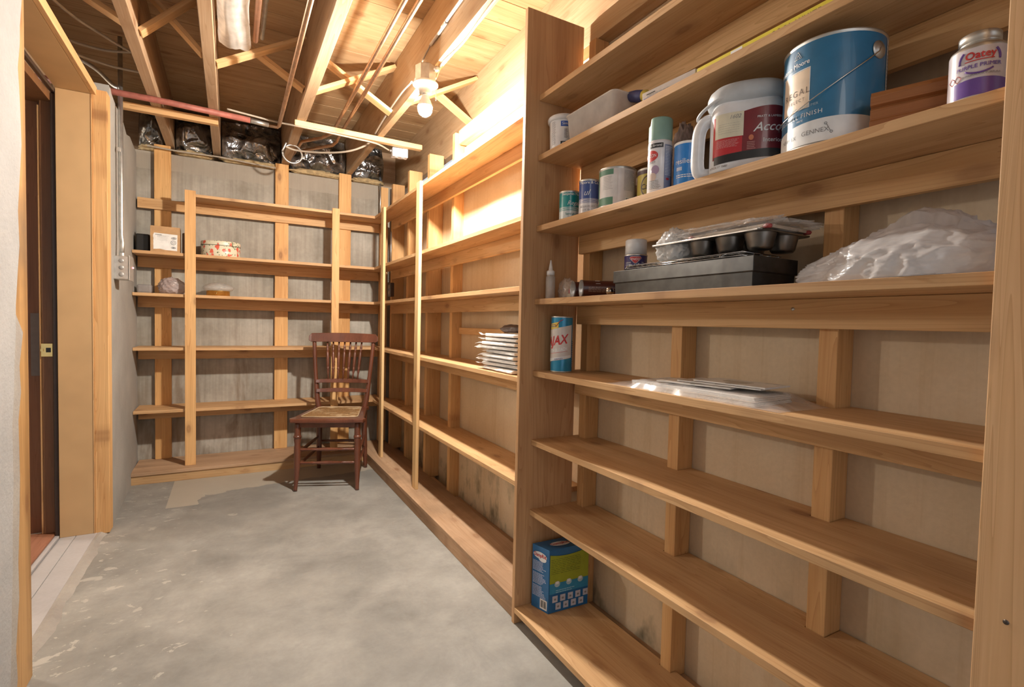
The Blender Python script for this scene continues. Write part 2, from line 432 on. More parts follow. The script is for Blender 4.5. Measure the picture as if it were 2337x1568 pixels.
def lines_patch(fn, u0, u1, v0, v1, k, name, mat, parent, off=.0005, duty=.4, jitter=.25, seed=1, slope=0.):
    """rows of fine print drawn as thin strokes broken into words"""
    rnd = random.Random(seed); mb = MB(); h = (v1-v0)/k
    for i in range(k):
        v = v1-h*(i+.5); end = u1-(u1-u0)*jitter*rnd.random(); u = u0
        while u < end:
            w = min((u1-u0)*rnd.uniform(.06, .16), end-u); steps = 2
            prev = None
            for s_ in range(steps+1):
                uu = u+w*s_/steps; vv = v+slope*(uu-u0)
                p, nr = fn(uu, vv-h*duty/2); q, _ = fn(uu, vv+h*duty/2)
                a, b = mb.bm.verts.new(Vector(p)+Vector(nr)*off), mb.bm.verts.new(Vector(q)+Vector(nr)*off)
                if prev: mb.face([prev[0], a, b, prev[1]])
                prev = (a, b)
            u += w+(u1-u0)*.02
    return mb.build(name, mat, parent)
def barcode(fn, u0, u1, v0, v1, parent, seed=3):
    patch(fn, u0, u1, v0, v1, 'barcode_panel', M_PAPER, parent, off=.0006, n=4)
    rnd = random.Random(seed); mb = MB(); u = u0+(u1-u0)*.1
    while u < u1-(u1-u0)*.12:
        w = (u1-u0)*rnd.choice((.02, .03, .05)); q = []
        for a, b in ((u, v0+(v1-v0)*.15), (u+w, v0+(v1-v0)*.15), (u+w, v1-(v1-v0)*.12), (u, v1-(v1-v0)*.12)):
            p, nr = fn(a, b); q.append(mb.bm.verts.new(Vector(p)+Vector(nr)*.0009))
        mb.face(q); u += w+(u1-u0)*rnd.choice((.02, .03, .045))
    return mb.build('barcode', M_BLACK, parent)

# ------------------------------------------------------------------ key dimensions
XW, XN, XS, XD = 1.224, 1.161, .967, .912           # right wall, stud fronts, near shelf fronts, divider front
ZN = dict(A=1.921, B=1.708, C=1.4555, D=1.193, E=.932, F=.6786, G=.418)     # tops of the near shelves
ZF = dict(a=1.935, b=1.529, c=1.252, d=.889, e=.4675)                       # tops of far and back shelves
TH = .020
XS2, YB = 1.004, 4.113                               # far shelf fronts, back shelf fronts
ZP = .0787
YBK, YST, YW = 4.021, 4.355, 4.395                   # back platform front, back stud fronts, back wall
STUDY = [(.627, .669), (1.066, 1.107), (1.519, 1.558), (2.845, 2.885), (3.285, 3.325), (3.725, 3.765), (4.165, 4.205)]

# ------------------------------------------------------------------ structure
struct(MB().box((-3.2, -1.2, -.1), (1.5, 4.8, 0)).build('floor', M_FLOOR))
mb = MB()
y = -1.18; k = 0
while y < 4.75:
    mb.box((-3.2+.0*k, y, 2.602), (1.5, y+.1635, 2.622)); y += .167; k += 1
mb.box((-3.2, -1.2, 2.624), (1.5, 4.8, 2.64))
struct(mb.build('ceiling', plankw(), bevel=.002))
struct(MB().box((-.62, YW, 0), (1.26, 4.6, 2.25)).build('wall_back', M_CONC))
mb = MB().prism([(XW, -1.2), (1.40, -1.2), (1.40, 4.6), (1.262, 4.6), (1.262, 2.86), (XW, 2.86)], 0, 2.148)
struct(mb.build('wall_right', M_RIGHT))
# skewed concrete left wall with a broken upper end
mb = MB()
pf = [(3.262, 0), (4.40, 0), (4.40, 2.225), (4.06, 2.235), (3.90, 2.20), (3.78, 2.225), (3.62, 2.235), (3.50, 2.225), (3.34, 2.235), (3.30, 2.255), (3.28, 2.24), (3.262, 2.25)]
fx = lambda u, v, w: (-.532-(u-3.175)*.034+w, u, v)
mb.prism(pf, -.16, 0, fx)
struct(mb.build('wall_left', M_LEFT))
# near plaster with ragged end
rag = [(1.99, 2.62), (1.985, 2.1), (1.965, 1.979), (1.948, 1.90), (1.946, 1.851), (1.928, 1.78), (1.936, 1.727), (1.944, 1.66), (1.949, 1.574), (1.93, 1.47), (1.914, 1.384), (1.922, 1.288), (1.906, 1.214), (1.888, 1.12), (1.885, 1.044), (1.870, .95), (1.866, .877), (1.850, .80), (1.853, .64), (1.842, .52), (1.838, .402), (1.828, .30), (1.819, .169), (1.806, .08), (1.812, 0)]
mb = MB().prism([(-1.2, 0)]+rag[::-1]+[(-1.2, 2.62)], -.02, 0, lambda u, v, w: (-.517+w, u, v))
struct(mb.build('wall_left_plaster', M_WHITE))
struct(MB().box((-.72, -1.2, 0), (-.538, 1.795, 2.6)).build('wall_left_block', M_MORTAR))
# plaster key behind the ragged edge
mb = MB().prism([(1.78, 0)]+[(a+.030+.030*abs(math.sin(i*1.7)), b) for i, (a, b) in enumerate(rag[::-1][:11])]+[(1.78, 1.2)], -.012, 0, lambda u, v, w: (-.5178+w, u, v))
struct(mb.build('wall_left_mortar', M_MORTAR))
# room beyond the doorway
struct(MB().box((-3.35, -1.2, 0), (-3.2, 4.8, 2.64)).build('wall_hall_left', M_HALL))
struct(MB().box((-3.2, 4.6, 0), (-.62, 4.8, 2.64)).build('wall_hall_back', M_HALL))

# ------------------------------------------------------------------ doorway
dr = root('door_1', (0, 0, 0), kind='structure')
board('near_jamb', (-.72, 1.80, 0), (-.5195, 2.002, 2.2), wood('stained_stud', 'z', (.60, .37, .16), (.34, .19, .07), wear=.85, rough=.55), dr, .012)
board('far_jamb', (-.724, 3.178, .012), (-.592, 3.20, 2.162), M_PRIMED, dr)
board('jamb_edge', (-.592, 3.176, .012), (-.5885, 3.20, 2.162), pine('z'), dr, 0)
board('jamb_stud', (-.5883, 3.182, .004), (-.5305, 3.26, 2.19), studw('z'), dr, .002)
MB().prism([(-.724, 2.002), (-.592, 2.002), (-.592, 3.2), (-.724, 3.2)], 2.163, 2.185).build('header', M_PRIMED, dr, bevel=.001)
board('header_edge', (-.5915, 2.002, 2.163), (-.572, 3.2, 2.205), pine('y'), dr)
board('weatherstrip', (-.745, 3.186, .012), (-.7255, 3.206, 2.14), M_DARKBR, dr, .006)
board('head_weatherstrip', (-.745, 2.002, 2.14), (-.7255, 3.206, 2.158), M_DARKBR, dr, .004)
board('frame_jamb', (-.79, 3.21, .03), (-.742, 3.25, 2.14), M_BROWN, dr, .004)
board('stop_moulding', (-.799, 3.214, .03), (-.790, 3.25, 2.08), pine('z'), dr, .003)
board('frame_casing', (-.93, 3.24, .03), (-.799, 3.28, 2.10), wood('red_brown_wood', 'z', (.26, .12, .055), (.17, .07, .03), rough=.5), dr)
board('frame_head', (-.93, 2.002, 2.10), (-.745, 3.28, 2.14), M_BROWN, dr)
mb = MB()
mb.prism([(-.030, -.032), (.014, -.032), (.014, .032), (-.030, .032)], 0, .003, lambda u, v, w: (u, -w, v))
sp1 = mb.build('strike_plate', M_BRASS, dr, loc=(-.762, 3.208, .925), bevel=.002)
MB().prism([(-.011, -.011), (.007, -.011), (.007, .011), (-.011, .011)], .003, .0036, lambda u, v, w: (u, -w, v)).build('latch_hole', M_BLACK, sp1)
MB().prism([(-.014, -.006), (-.004, -.006), (-.004, .006), (-.014, .006)], 0, .005, lambda u, v, w: (u-.01, -w, v)).build('latch_tongue', M_BRASS, sp1, loc=(-.006, -.003, 0))
board('reinforcing_plate', (-.835, 3.235, .80), (-.803, 3.24, 1.10), simple('dull_plate', (.16, .13, .115), .5, .3), dr, 0)
board('door_sill', (-.724, 1.6, 0), (-.664, 3.20, .012), M_SILL, dr, .002)
board('sill_lip', (-.662, 1.6, 0), (-.582, 3.185, .012), M_SILL, dr, .002)
board('threshold', (-.93, 1.6, 0), (-.745, 3.24, .03), wood('red_threshold', 'y', (.42, .20, .13), (.27, .12, .07), rough=.5), dr, .004)
board('threshold_strip', (-.745, 1.6, 0), (-.726, 3.2, .022), M_SILL, dr, .002)

# rough mortar lip between sill and slab
mb = MB(); rnd = random.Random(4)
prof = []
yy = 1.55
while yy < 3.22:
    prof.append((yy, -.545+.022*noise.noise(Vector((yy*5, 0, 0)))+.008*rnd.random())); yy += .03
top = [mb.bm.verts.new((-.583, a, .010)) for a, b in prof]
mid = [mb.bm.verts.new(((b-.583)/2-.002, a, .0125+.003*rnd.random())) for a, b in prof]
end = [mb.bm.verts.new((b, a, .0004)) for a, b in prof]
for i in range(len(prof)-1):
    mb.face([top[i], mid[i], mid[i+1], top[i+1]]); mb.face([mid[i], end[i], end[i+1], mid[i+1]])
struct(mb.build('trim_1', M_MORTAR))

# ------------------------------------------------------------------ wall framing
def lumber(name, a, b, mat, label, cat, group=None, bevel=.002):
    return tag(board(name, a, b, mat, None, bevel), label, cat, group)
NUMW = ['right end', 'middle', 'left end']
for (a, b), l in zip(STUDY, ['vertical pine wall stud nearest the camera behind the front shelving',
        'vertical pine wall stud crossing the middle of the front shelving',
        'vertical pine wall stud just right of the tall side panel behind the front shelving',
        'vertical pine wall stud left of the tan wall panel behind the far shelving',
        'vertical pine wall stud seen between the two slim posts of the far shelving',
        'vertical pine wall stud behind the slim post nearest the room corner',
        'vertical pine wall stud closest to the corner on the right wall']):
    zt = 2.15 if b < 2 else 2.225
    lumber('wall_stud', (XN, a, .040), (XW-.0005 if b < 2 else 1.2615, b, zt-.0005), studw('z'), l, 'wall stud', 'studs along the right wall')
lumber('sole_plate', (XN, -.4, .0), (XW-.0005, 1.583, .0395), dirtyw('y'), 'dirty flat floor board at the wall foot behind the front shelving', 'sole plate')
lumber('sole_plate', (XN+.001, 1.604, .0), (XW-.0005, 4.35, .0395), dirtyw('y'), 'flat floor board at the wall foot behind the far shelving', 'sole plate')
lumber('top_plate', (1.172, -.9, 2.150), (1.245, 2.82, 2.228), wood('plate_wood', 'y', (.58, .44, .28), (.46, .33, .18)), 'pale doubled top plate board along the head of the right wall', 'top plate')
lumber('wall_batten', (1.2, 2.25, 1.035), (1.2235, 2.83, 1.073), pine('y'), 'short horizontal batten on the tan wall above the stack of plastic bags', 'batten')
for (x0, x1), zt, l in zip([(-.468, -.371), (.300, .394), (.772, .868)], [2.297, 2.296, 2.296],
        ['wide flat pine stud on the grey back wall behind the cardboard box', 'wide flat pine stud on the grey back wall above the centre of the shelves',
         'wide flat pine stud on the grey back wall directly behind the brown chair']):
    lumber('wall_stud', (x0, YST, ZP+.001), (x1, YW-.0005, zt), wood('back_stud_pine', 'z', (.84, .53, .235), (.68, .37, .13), knots=.45, thin='y'), l, 'wall stud', 'studs on the back wall')
lumber('wall_stud', (1.10, 4.30, ZP+.001), (1.16, 4.352, 2.22), studw('z'), 'narrow pine stud standing in the far right room corner', 'wall stud')

# ------------------------------------------------------------------ joists
JX = [(-.400, -.352), (-.115, -.066), (.345, .399), (.833, .872), (1.295, 1.34)]
JL = ['first wood ceiling joist from the left, above the door side', 'second wood ceiling joist from the left, beside the plastic-wrapped duct',
      'third wood ceiling joist, between the single copper pipe and the twin pipes', 'fourth wood ceiling joist, carrying the bare light bulb', 'pale ceiling joist resting over the right wall']
for (x0, x1), l in zip(JX, JL):
    zb = 2.30 if x0 < 1.2 else 2.2285
    lumber('ceiling_joist', (x0, -1.1, zb), (x1, 4.58, 2.6015), joistw('y') if x0 < .8 else wood('light_joist', 'y', (.52, .38, .24), (.40, .28, .16), knots=.4), l, 'joist', 'ceiling joists')
lumber('ceiling_joist', (-.91, -1.1, 2.30), (-.865, 4.58, 2.6015), joistw('y'), 'dark ceiling joist outside the left wall over the door', 'joist', 'ceiling joists')

# rim board behind the insulation
struct(MB().box((-1.2, 4.585, 2.25), (1.5, 4.62, 2.60)).build('trim_2', joistw('x')))

def strut(p, q, w, t, label, group='cross bridging between the joists'):
    p, q = Vector(p), Vector(q); d = (q-p); L = d.length; d.normalize()
    yv = Vector((0, 1, 0)); zv = d.cross(yv).normalized()
    mt = Matrix((d, yv, zv)).transposed().to_4x4()
    mb = MB().box((-L/2, -w/2, -t/2), (L/2, w/2, t/2))
    o = mb.build('bridging_strut', wood('strut_pine', 'x', (.82, .57, .31), (.62, .38, .18), knots=.3), bevel=.001)
    mt.translation = (p+q)/2; o.matrix_world = mt
    return tag(o, label, 'bridging strut', group)
bays = [(-.865, -.400, 2.72, 'over the door side'), (-.352, -.115, 2.86, 'between the first two joists from the left'), (-.066, .345, 3.0, 'between the duct joist and the next joist'),
        (.399, .833, 3.05, 'behind the twin copper pipes'), (.872, 1.295, 2.93, 'just right of the bare light bulb')]
for x0, x1, y0, w_ in bays:
    lowz = 2.335; hz = 2.57
    strut((x0+.003, y0, hz), (x1-.003, y0, lowz), .062, .019, 'wooden bridging strut sloping down to the right, '+w_)
    strut((x0+.003, y0-.068, lowz), (x1-.003, y0-.068, hz), .062, .019, 'wooden bridging strut sloping up to the right, '+w_)

# ------------------------------------------------------------------ front shelving (right, near)
def notched(name, x0, x1, y0, y1, z0, z1, notches, mat, parent, front='x'):
    """shelf board with notches cut in its back edge (x1 side or y1 side)"""
    if front == 'x':
        pts = [(x0, y0), (x0, y1), (x1, y1)]
        for a, b, d in sorted(notches, reverse=True):
            pts += [(x1, b+.002), (d, b+.002), (d, a-.002), (x1, a-.002)]
        pts += [(x1, y0)]
        pts = pts[::-1]
    else:
        pts = [(x0, y0), (x1, y0), (x1, y1)]
        for a, b, d in sorted(notches, reverse=True):
            pts += [(b+.002, y1), (b+.002, d), (a-.002, d), (a-.002, y1)]
        pts += [(x0, y1)]
    return MB().prism(pts, z0, z1).build(name, mat, parent, center=True, bevel=.0012)
su = root('shelving_unit', (1.05, .85, 0), label='near pine wall shelving holding the paint cans, with a wide post on its right', cat='shelving unit')
def inroot(o, r):      # re-express a world-placed part under its root
    bpy.context.view_layer.update
    o.parent = r; o.location = o.location - Vector(r.location); return o
nn = [(a, b, XN-.0015) for a, b in STUDY[:3]]
for k, z in ZN.items():
    o = notched('shelf', XS, 1.2205, .10, 1.5835, z-TH, z, nn, shelfw('y'), None); inroot(o, su)
    inroot(board('cleat', (1.142, .10, z-TH-.068), (XN-.0005, 1.5635, z-TH-.0005), pine('y')), su)
o = notched('shelf', XD, 1.180, .10, 1.5835, .042, .062, [(a, b, XN-.0015) for a, b in STUDY[:3]], shelfw('y'), None); inroot(o, su)
for yy in (.35, .95, 1.545):
    inroot(board('floor_block', (.95, yy, 0), (1.155, yy+.036, .0415), dirtyw('x')), su)
inroot(board('side_panel', (XD, 1.584, 0), (1.156, 1.603, 2.214), wood('panel_pine', 'z', (.66, .42, .225), (.50, .29, .145), knots=.6, wear=.1, thin='y')), su)
inroot(board('post', (.948, .205, 0), (.9665, .305, 2.29), wood('post_pine', 'z', (.80, .53, .30), (.64, .385, .19), knots=.5, thin='x')), su)
# nail heads on the post and cleats
for yy, zz in ((.262, 1.085), (.245, .90), (.27, .70), (.27, .48)):
    mb = MB().lathe([(0, -.0006), (.0035, -.0004), (.0035, .001)], 12, lambda p, yy=yy, zz=zz: Vector((.9478+p.z, yy+p.x, zz+p.y)))
    inroot(mb.build('nail_head', simple('nail', (.12, .10, .09), .4, .8), None), su)
mb = MB().lathe([(0, -.002), (.004, -.0015), (.004, .001)], 12, lambda p: Vector((1.1418+p.z, .72+p.x, 1.15+p.y)))
inroot(mb.build('screw_head', M_STEEL, None), su)

# ------------------------------------------------------------------ far shelving (right, beyond the panel)
fu = root('shelving_unit', (1.05, 2.9, 0), label='far pine shelving on the right wall beyond the side panel, with two slim posts', cat='shelving unit')
nf = [(a, b, XN-.0015) for a, b in STUDY[3:6]]
for k, z in ZF.items():
    o = notched('shelf', XS2, 1.2205, 1.605, YB-.001, z-TH, z, nf, shelfw('y'), None); inroot(o, fu)
    inroot(board('cleat', (1.142, 1.605, z-TH-.070), (XN-.0005, 4.10, z-TH-.0005), pine('y')), fu)
inroot(board('platform', (.922, 1.605, ZP-.02), (1.158, 4.352, ZP), dirtyw('y')), fu)
inroot(board('kick_board', (.926, 1.605, 0), (.945, 4.02, ZP-.0205), dirtyw('y')), fu)
POSTW = wood('slim_post_pine', 'z', (.86, .64, .35), (.70, .46, .22), knots=.6)
for y0 in (2.953, 3.772):
    inroot(board('post', (.9845, y0, ZP+.0005), (1.0035, y0+.063, 1.942), POSTW), fu)

# ------------------------------------------------------------------ back shelving
bu = root('shelving_unit', (.2, 4.2, 0), label='pine shelving across the grey concrete back wall behind the chair', cat='shelving unit')
nb = [(x0, x1, YST-.0015) for x0, x1 in ((-.468, -.371), (.300, .394), (.772, .868))]
for k, z in ZF.items():
    x0 = -.562 if k != 'a' else -.272
    nl = nb if k != 'a' else nb[1:]
    o = notched('shelf', x0, 1.139, YB, YW-.004, z-TH, z, nl+[(1.10, 1.135, 4.2985)], shelfw('x'), None, front='y'); inroot(o, bu)
    inroot(board('cleat', (-.562, 4.336, z-TH-.072), (1.098, YST-.0005, z-TH-.0005), pine('x')), bu)
inroot(board('platform', (-.565, 4.012, ZP-.02), (.9215, YW-.004, ZP), dirtyw('x')), bu)
inroot(board('kick_board', (-.568, 4.021, 0), (.9255, 4.040, ZP-.0205), wood('kick_pine', 'x', (.66, .45, .24), (.50, .32, .16))), bu)
for x0, w_ in ((-.2715, .063), (.678, .054)):
    inroot(board('post', (x0, 4.094, ZP+.0005), (x0+w_, 4.1125, 1.9535), wood('back_post_pine', 'z', (.84, .54, .25), (.68, .38, .15), knots=.45, thin='y')), bu)

# ------------------------------------------------------------------ light fixture
lf = root('bare_bulb_light', (.801, 2.345, 2.2996), label='lit bare bulb in a white porcelain lampholder under the fourth joist', cat='light')
MB().lathe([(0, 0), (.046, 0), (.050, -.004), (.050, -.070), (.046, -.074), (0, -.074)], 8, smooth=False).build('junction_box', M_STEEL, lf)
MB().lathe([(0, -.074), (.052, -.074), (.060, -.080), (.059, -.087), (.036, -.098), (.029, -.112), (.028, -.124), (.0, -.124)], 40).build('lampholder', M_PORC, lf)
MB().lathe([(.0135, -.122), (.0138, -.134)], 20).build('bulb_collar', M_STEEL, lf)
MB().lathe([(.0138, -.133), (.017, -.142), (.027, -.160), (.0335, -.178), (.0340, -.184)], 32).build('bulb_upper_shield', simple('shield_white', (.80, .80, .80), .3), lf)  # opaque upper half added to keep the bulb's light off the ceiling
M_BULB = emission('bulb_glow', (1, .925, .82), BULB)
MB().lathe([(.0340, -.1842), (.0345, -.190), (.0325, -.206), (.026, -.219), (.014, -.228), (0, -.230)], 32).build('bulb', M_BULB, lf)
MB().tube(smoothpath([(.036, -.03, -.085), (.040, -.034, -.12), (.040, -.036, -.16)]), .0012, 6).build('pull_chain', M_STEEL, lf)
MB().lathe([(0, -.012), (.012, -.010), (.012, .010), (0, .012)], 16, lambda p: Vector((.03+p.x, -.062+p.z, -.03+p.y))).build('cable_connector', M_STEEL, lf)

# ------------------------------------------------------------------ pipes, conduits and cables
def tubething(name, pts, r, mat, label, cat, group=None, smooth=True, n=12):
    o = MB().tube(smoothpath(pts) if smooth else pts, r, n).build(name, mat, center=True)
    return tag(o, label, cat, group)
cpn = lambda: None
o = tubething('copper_pipe', [(.258, -1.0, 2.283), (.258, 3.40, 2.283), (.258, 3.47, 2.281), (.25, 3.492, 2.279), (.20, 3.495, 2.279)], .011, M_COPPER, 'long copper pipe hung below the joists, bending left at its far end', 'pipe', smooth=False)
tubething('copper_pipe', [(.600, -1.0, 2.375), (.600, 3.50, 2.365), (.600, 3.64, 2.36), (.55, 3.78, 2.358), (.44, 3.92, 2.355), (.41, 4.3, 2.35)], .0108, M_COPPER, 'left of the twin copper pipes running between the joists', 'pipe', 'twin copper pipes', False)
tubething('copper_pipe', [(.652, -1.0, 2.375), (.652, 3.70, 2.365), (.655, 3.80, 2.36), (.63, 3.84, 2.34), (.46, 4.04, 2.33)], .0108, M_COPPER, 'right of the twin copper pipes running between the joists', 'pipe', 'twin copper pipes', False)
o = tubething('insulated_pipe', [(-.86, 3.44, 2.283), (-.60, 3.44, 2.283), (-.30, 3.44, 2.2825), (.10, 3.47, 2.2805)], [.0165]*4, M_RED, 'dull red insulated pipe crossing under the joists beside the wood strip', 'pipe', smooth=False, n=16)
tubething('pipe_end', [(.10, 3.47, 2.2805), (.20, 3.493, 2.2795)], [.0155, .0125], M_STEEL, 'bare metal end joining the red pipe to the copper pipe', 'pipe fitting', smooth=False, n=16)
tubething('copper_pipe', [(.100, -1.0, 2.41), (.100, 2.75, 2.41)], .012, simple('old_copper', (.55, .30, .19), .45, .8), 'short visible copper pipe beside the plastic-wrapped duct', 'pipe', smooth=False)
tubething('steel_conduit', [(.128, -1.0, 2.43), (.128, 2.75, 2.43)], .010, M_STEEL, 'pale conduit running beside the plastic-wrapped duct', 'conduit', smooth=False)
# wood strips under the joists
lumber('wood_strip', (-.545, 3.60, 2.262), (-.067, 3.64, 2.2995), pine('x'), 'short wood strip nailed under the left joists below the red pipe', 'wood strip')
o = MB().box((-.40, -.022, -.016), (.40, .022, .016)).build('wood_strip', wood('strip_pine', 'x', (.86, .64, .36), (.70, .48, .25)), loc=(.735, 3.385, 2.283), bevel=.002, rot=(0, 0, math.radians(.8)))
tag(o, 'pale wood strip under the joists carrying the outlet box', 'wood strip')
# outlet box on strip
ob = root('outlet_box', (1.0, 3.44, 2.2665), rz=math.radians(-5), label='white outlet box with knockouts hung on the wood strip by the bulb', cat='outlet box')
MB().box((-.052, -.028, -.058), (.052, .028, 0)).build('box_body', M_WPLAST, ob, bevel=.004)
mb = MB()
for q in (-.032, 0, .032): mb.lathe([(0, 0), (.012, 0), (.013, .001), (.013, .003)], 20, lambda p, q=q: Vector((q+p.x, -.0285-.0015+p.z, -.026+p.y)))
for q in (-.022, .022): mb.lathe([(0, 0), (.012, 0), (.013, .001), (.013, .003)], 20, lambda p, q=q: Vector((q+p.x, p.y, -.0585-.0015+p.z)))
mb.build('knockouts', simple('knockout_grey', (.60, .58, .56), .5), ob)
MB().tube([(-.052, 0, -.02), (-.066, 0, -.018)], .009, 12).build('cable_clamp', M_STEEL, ob)
tubething('armored_cable', [(-.02, 3.43, 2.306), (.10, 3.44, 2.300), (.25, 3.44, 2.290), (.36, 3.36, 2.262), (.50, 3.355, 2.258), (.66, 3.352, 2.252), (.82, 3.352, 2.245), (.93, 3.44, 2.246)], .0055, M_CABLE, 'cable running along the wood strip into the outlet box', 'cable')
pts = [(.33, 3.83, 2.30), (.31, 3.84, 2.25)]
for i in range(15):
    a = PI+PI*1.75*i/14*1.0
    pts.append((.372+.062*math.cos(a), 3.86+.01*i/14, 2.24+.062*math.sin(a)))
tubething('cable_loop', pts, .006, M_STEEL, 'loop of armored cable hanging over the middle back stud', 'cable')
tubething('armored_cable', [(.325, 3.84, 2.275), (.40, 3.84, 2.262), (.55, 3.70, 2.235), (.68, 3.55, 2.225), (.78, 3.48, 2.262), (.83, 3.42, 2.31)], .0062, M_CABLE, 'grey cable sagging from the cable loop to the fourth joist', 'cable')
tubething('white_cable', [(.822, -1.0, 2.44), (.822, 1.90, 2.42), (.822, 2.15, 2.41), (.825, 2.35, 2.41)], .007, simple('bright_cable', (.72, .68, .62), .4), 'straight bright conduit along the side of the fourth joist', 'cable')
tubething('joist_cable', [(.825, 2.36, 2.41), (.822, 2.44, 2.385), (.822, 2.54, 2.35), (.820, 2.56, 2.33)], .004, M_CABLE, 'thin cable curving down the joist side above the lampholder', 'cable')
tubething('joist_cable', [(.815, 2.60, 2.335), (.818, 2.78, 2.352), (.822, 3.05, 2.35), (.822, 3.25, 2.335), (.822, 3.40, 2.318)], .005, M_CABLE, 'cable stapled along the joist side beyond the lampholder', 'cable')
tubething('joist_cable', [(.850, -1.0, 2.296), (.862, 1.2, 2.2945), (.852, 1.7, 2.2945), (.866, 2.05, 2.2945), (.852, 2.25, 2.2945), (.866, 2.37, 2.285), (.866, 2.40, 2.278)], .0048, M_CABLE, 'cable snaking along the joist underside to the lampholder', 'cable')
tubething('sill_cable', [(-.50, 4.30, 2.262), (-.30, 4.31, 2.258), (-.06, 4.31, 2.262), (.15, 4.31, 2.250), (.30, 4.31, 2.245)], .005, M_CABLE, 'thin cable running along the top of the back wall', 'cable')
tubething('corner_cable', [(1.085, 4.28, 2.24), (1.09, 4.285, 2.1), (1.088, 4.285, 1.95)], .005, M_STEEL, 'vertical conduit at the top of the far right corner', 'conduit', smooth=False)
tubething('corner_cable', [(1.128, 4.08, 1.82), (1.128, 4.08, 1.535)], .005, M_STEEL, 'vertical conduit behind the far slim post above the second shelf', 'conduit', smooth=False)
co = root('corner_outlet', (1.139, 4.05, 1.352), label='small dark double outlet in the far right corner', cat='outlet')
MB().box((-.03, -.04, -.055), (0, .04, .055)).build('outlet_box_body', simple('dark_bakelite', (.06, .04, .03), .4), co, bevel=.004)
mb = MB()
for q in (-.024, .024): mb.lathe([(0, -.002), (.016, -.0015), (.017, 0)], 20, lambda p, q=q: Vector((-.0305+p.z, p.x, q+p.y)))
mb.build('receptacles', simple('ivory_receptacle', (.36, .27, .18), .4), co)
tubething('roof_cable', [(-.86, 1.9, 2.42), (-.75, 2.3, 2.40), (-.62, 2.75, 2.36), (-.50, 3.0, 2.37), (-.40, 3.15, 2.38)], .006, M_CABLE, 'loose cable drooping above the door header', 'cable')
tubething('roof_cable', [(-.86, 3.05, 2.42), (-.7, 3.15, 2.39), (-.55, 3.22, 2.40), (-.40, 3.2, 2.42)], .006, M_CABLE, 'upper of the loose cables above the red pipe', 'cable')
tubething('roof_cable', [(-.86, 3.0, 2.40), (-.7, 3.18, 2.355), (-.55, 3.28, 2.355), (-.40, 3.3, 2.36)], .006, M_CABLE, 'lower of the loose cables above the red pipe', 'cable')
# conduit and switch box on the left wall
tubething('steel_conduit', [(-.90, 3.50, 2.455), (-.74, 3.48, 2.445), (-.63, 3.48, 2.40), (-.555, 3.47, 2.33), (-.522, 3.452, 2.31)], .010, M_STEEL, 'curved steel conduit rising over the left wall behind the door head', 'conduit')
tubething('steel_conduit', [(-.518, 3.452, 2.58), (-.518, 3.452, 1.60), (-.518, 3.452, 1.53), (-.512, 3.44, 1.49), (-.512, 3.43, 1.42)], .011, M_STEEL, 'vertical steel conduit down the left wall to the switch box', 'conduit', smooth=False)
sb = root('switch_box', (-.5405, 3.43, 1.352), label='grey steel box with a red pilot light on the left concrete wall', cat='switch box')
MB().box((-.0005, -.060, -.062), (.066, .060, .062)).build('box_body', M_STEEL, sb, bevel=.004)
MB().box((.066, -.064, -.066), (.070, .064, .066)).build('cover_plate', simple('cover_steel', (.45, .44, .42), .45, .6), sb, bevel=.001)
mb = MB()
for q in (-.036, 0, .036): mb.lathe([(0, -.001), (.011, -.001), (.012, .001)], 20, lambda p, q=q: Vector((.034+p.x, -.0612+p.z, q+p.y)))
mb.build('knockouts', simple('knockout_dark', (.35, .34, .33), .5, .4), sb)
MB().lathe([(0, .006), (.004, .005), (.005, 0)], 14, lambda p: Vector((.0705+p.z, p.x+.03, p.y+.008))).build('pilot_light', emission('red_pilot', (1, .05, .08), 6), sb)
MB().lathe([(.013, 0), (.014, .006), (.014, .018), (.012, .022)], 16, lambda p: Vector((.0285+p.x, p.y, .062+p.z))).build('conduit_connector', M_STEEL, sb)
MB().box((-.015, -.014, -.012), (.004, .014, .012)).build('conduit_strap', M_CHROME, None, loc=(-.5195, 3.447, 1.985), bevel=.002)
tag(bpy.data.objects['conduit_strap'], 'shiny strap clipping the vertical conduit to the left wall', 'strap')

# ------------------------------------------------------------------ crumpled things
def crumple(name, dims, seed, mat, amp=.12, freq=7., flat_bottom=True, parent=None, sub=5, shape=None, loc=(0, 0, 0), rot=None, ridg=1.0):
    bm = bmesh.new(); bmesh.ops.create_icosphere(bm, subdivisions=sub, radius=1)
    sd = Vector((seed*3.1, seed*1.7, seed*.9))
    for v in bm.verts:
        p = v.co.copy(); q = p*freq*.3+sd
        n1 = noise.noise(q); d_, _ = noise.voronoi(q*1.15+Vector((noise.noise(q*2), 0, noise.noise(q*2.3)))*.35); e_, _ = noise.voronoi(q*2.6+Vector((3, 1, 2)))
        r = 1+amp*(n1*1.5+(1.05*math.exp(-5*(d_[1]-d_[0]))+.45*math.exp(-6*(e_[1]-e_[0]))-.35)*ridg)
        if shape: p = shape(p)
        p = Vector((p.x*dims[0]*r, p.y*dims[1]*r, p.z*dims[2]*r))
        if flat_bottom:
            p.z = max(p.z, -dims[2]*.75); p.z += dims[2]*.75
        v.co = p
    for f in bm.faces: f.smooth = True
    me = bpy.data.meshes.new(name); bm.to_mesh(me); bm.free(); me.materials.append(mat)
    o = bpy.data.objects.new(name, me); COL.objects.link(o); o.location = loc
    if rot: o.rotation_euler = rot
    if parent: o.parent = parent
    return o
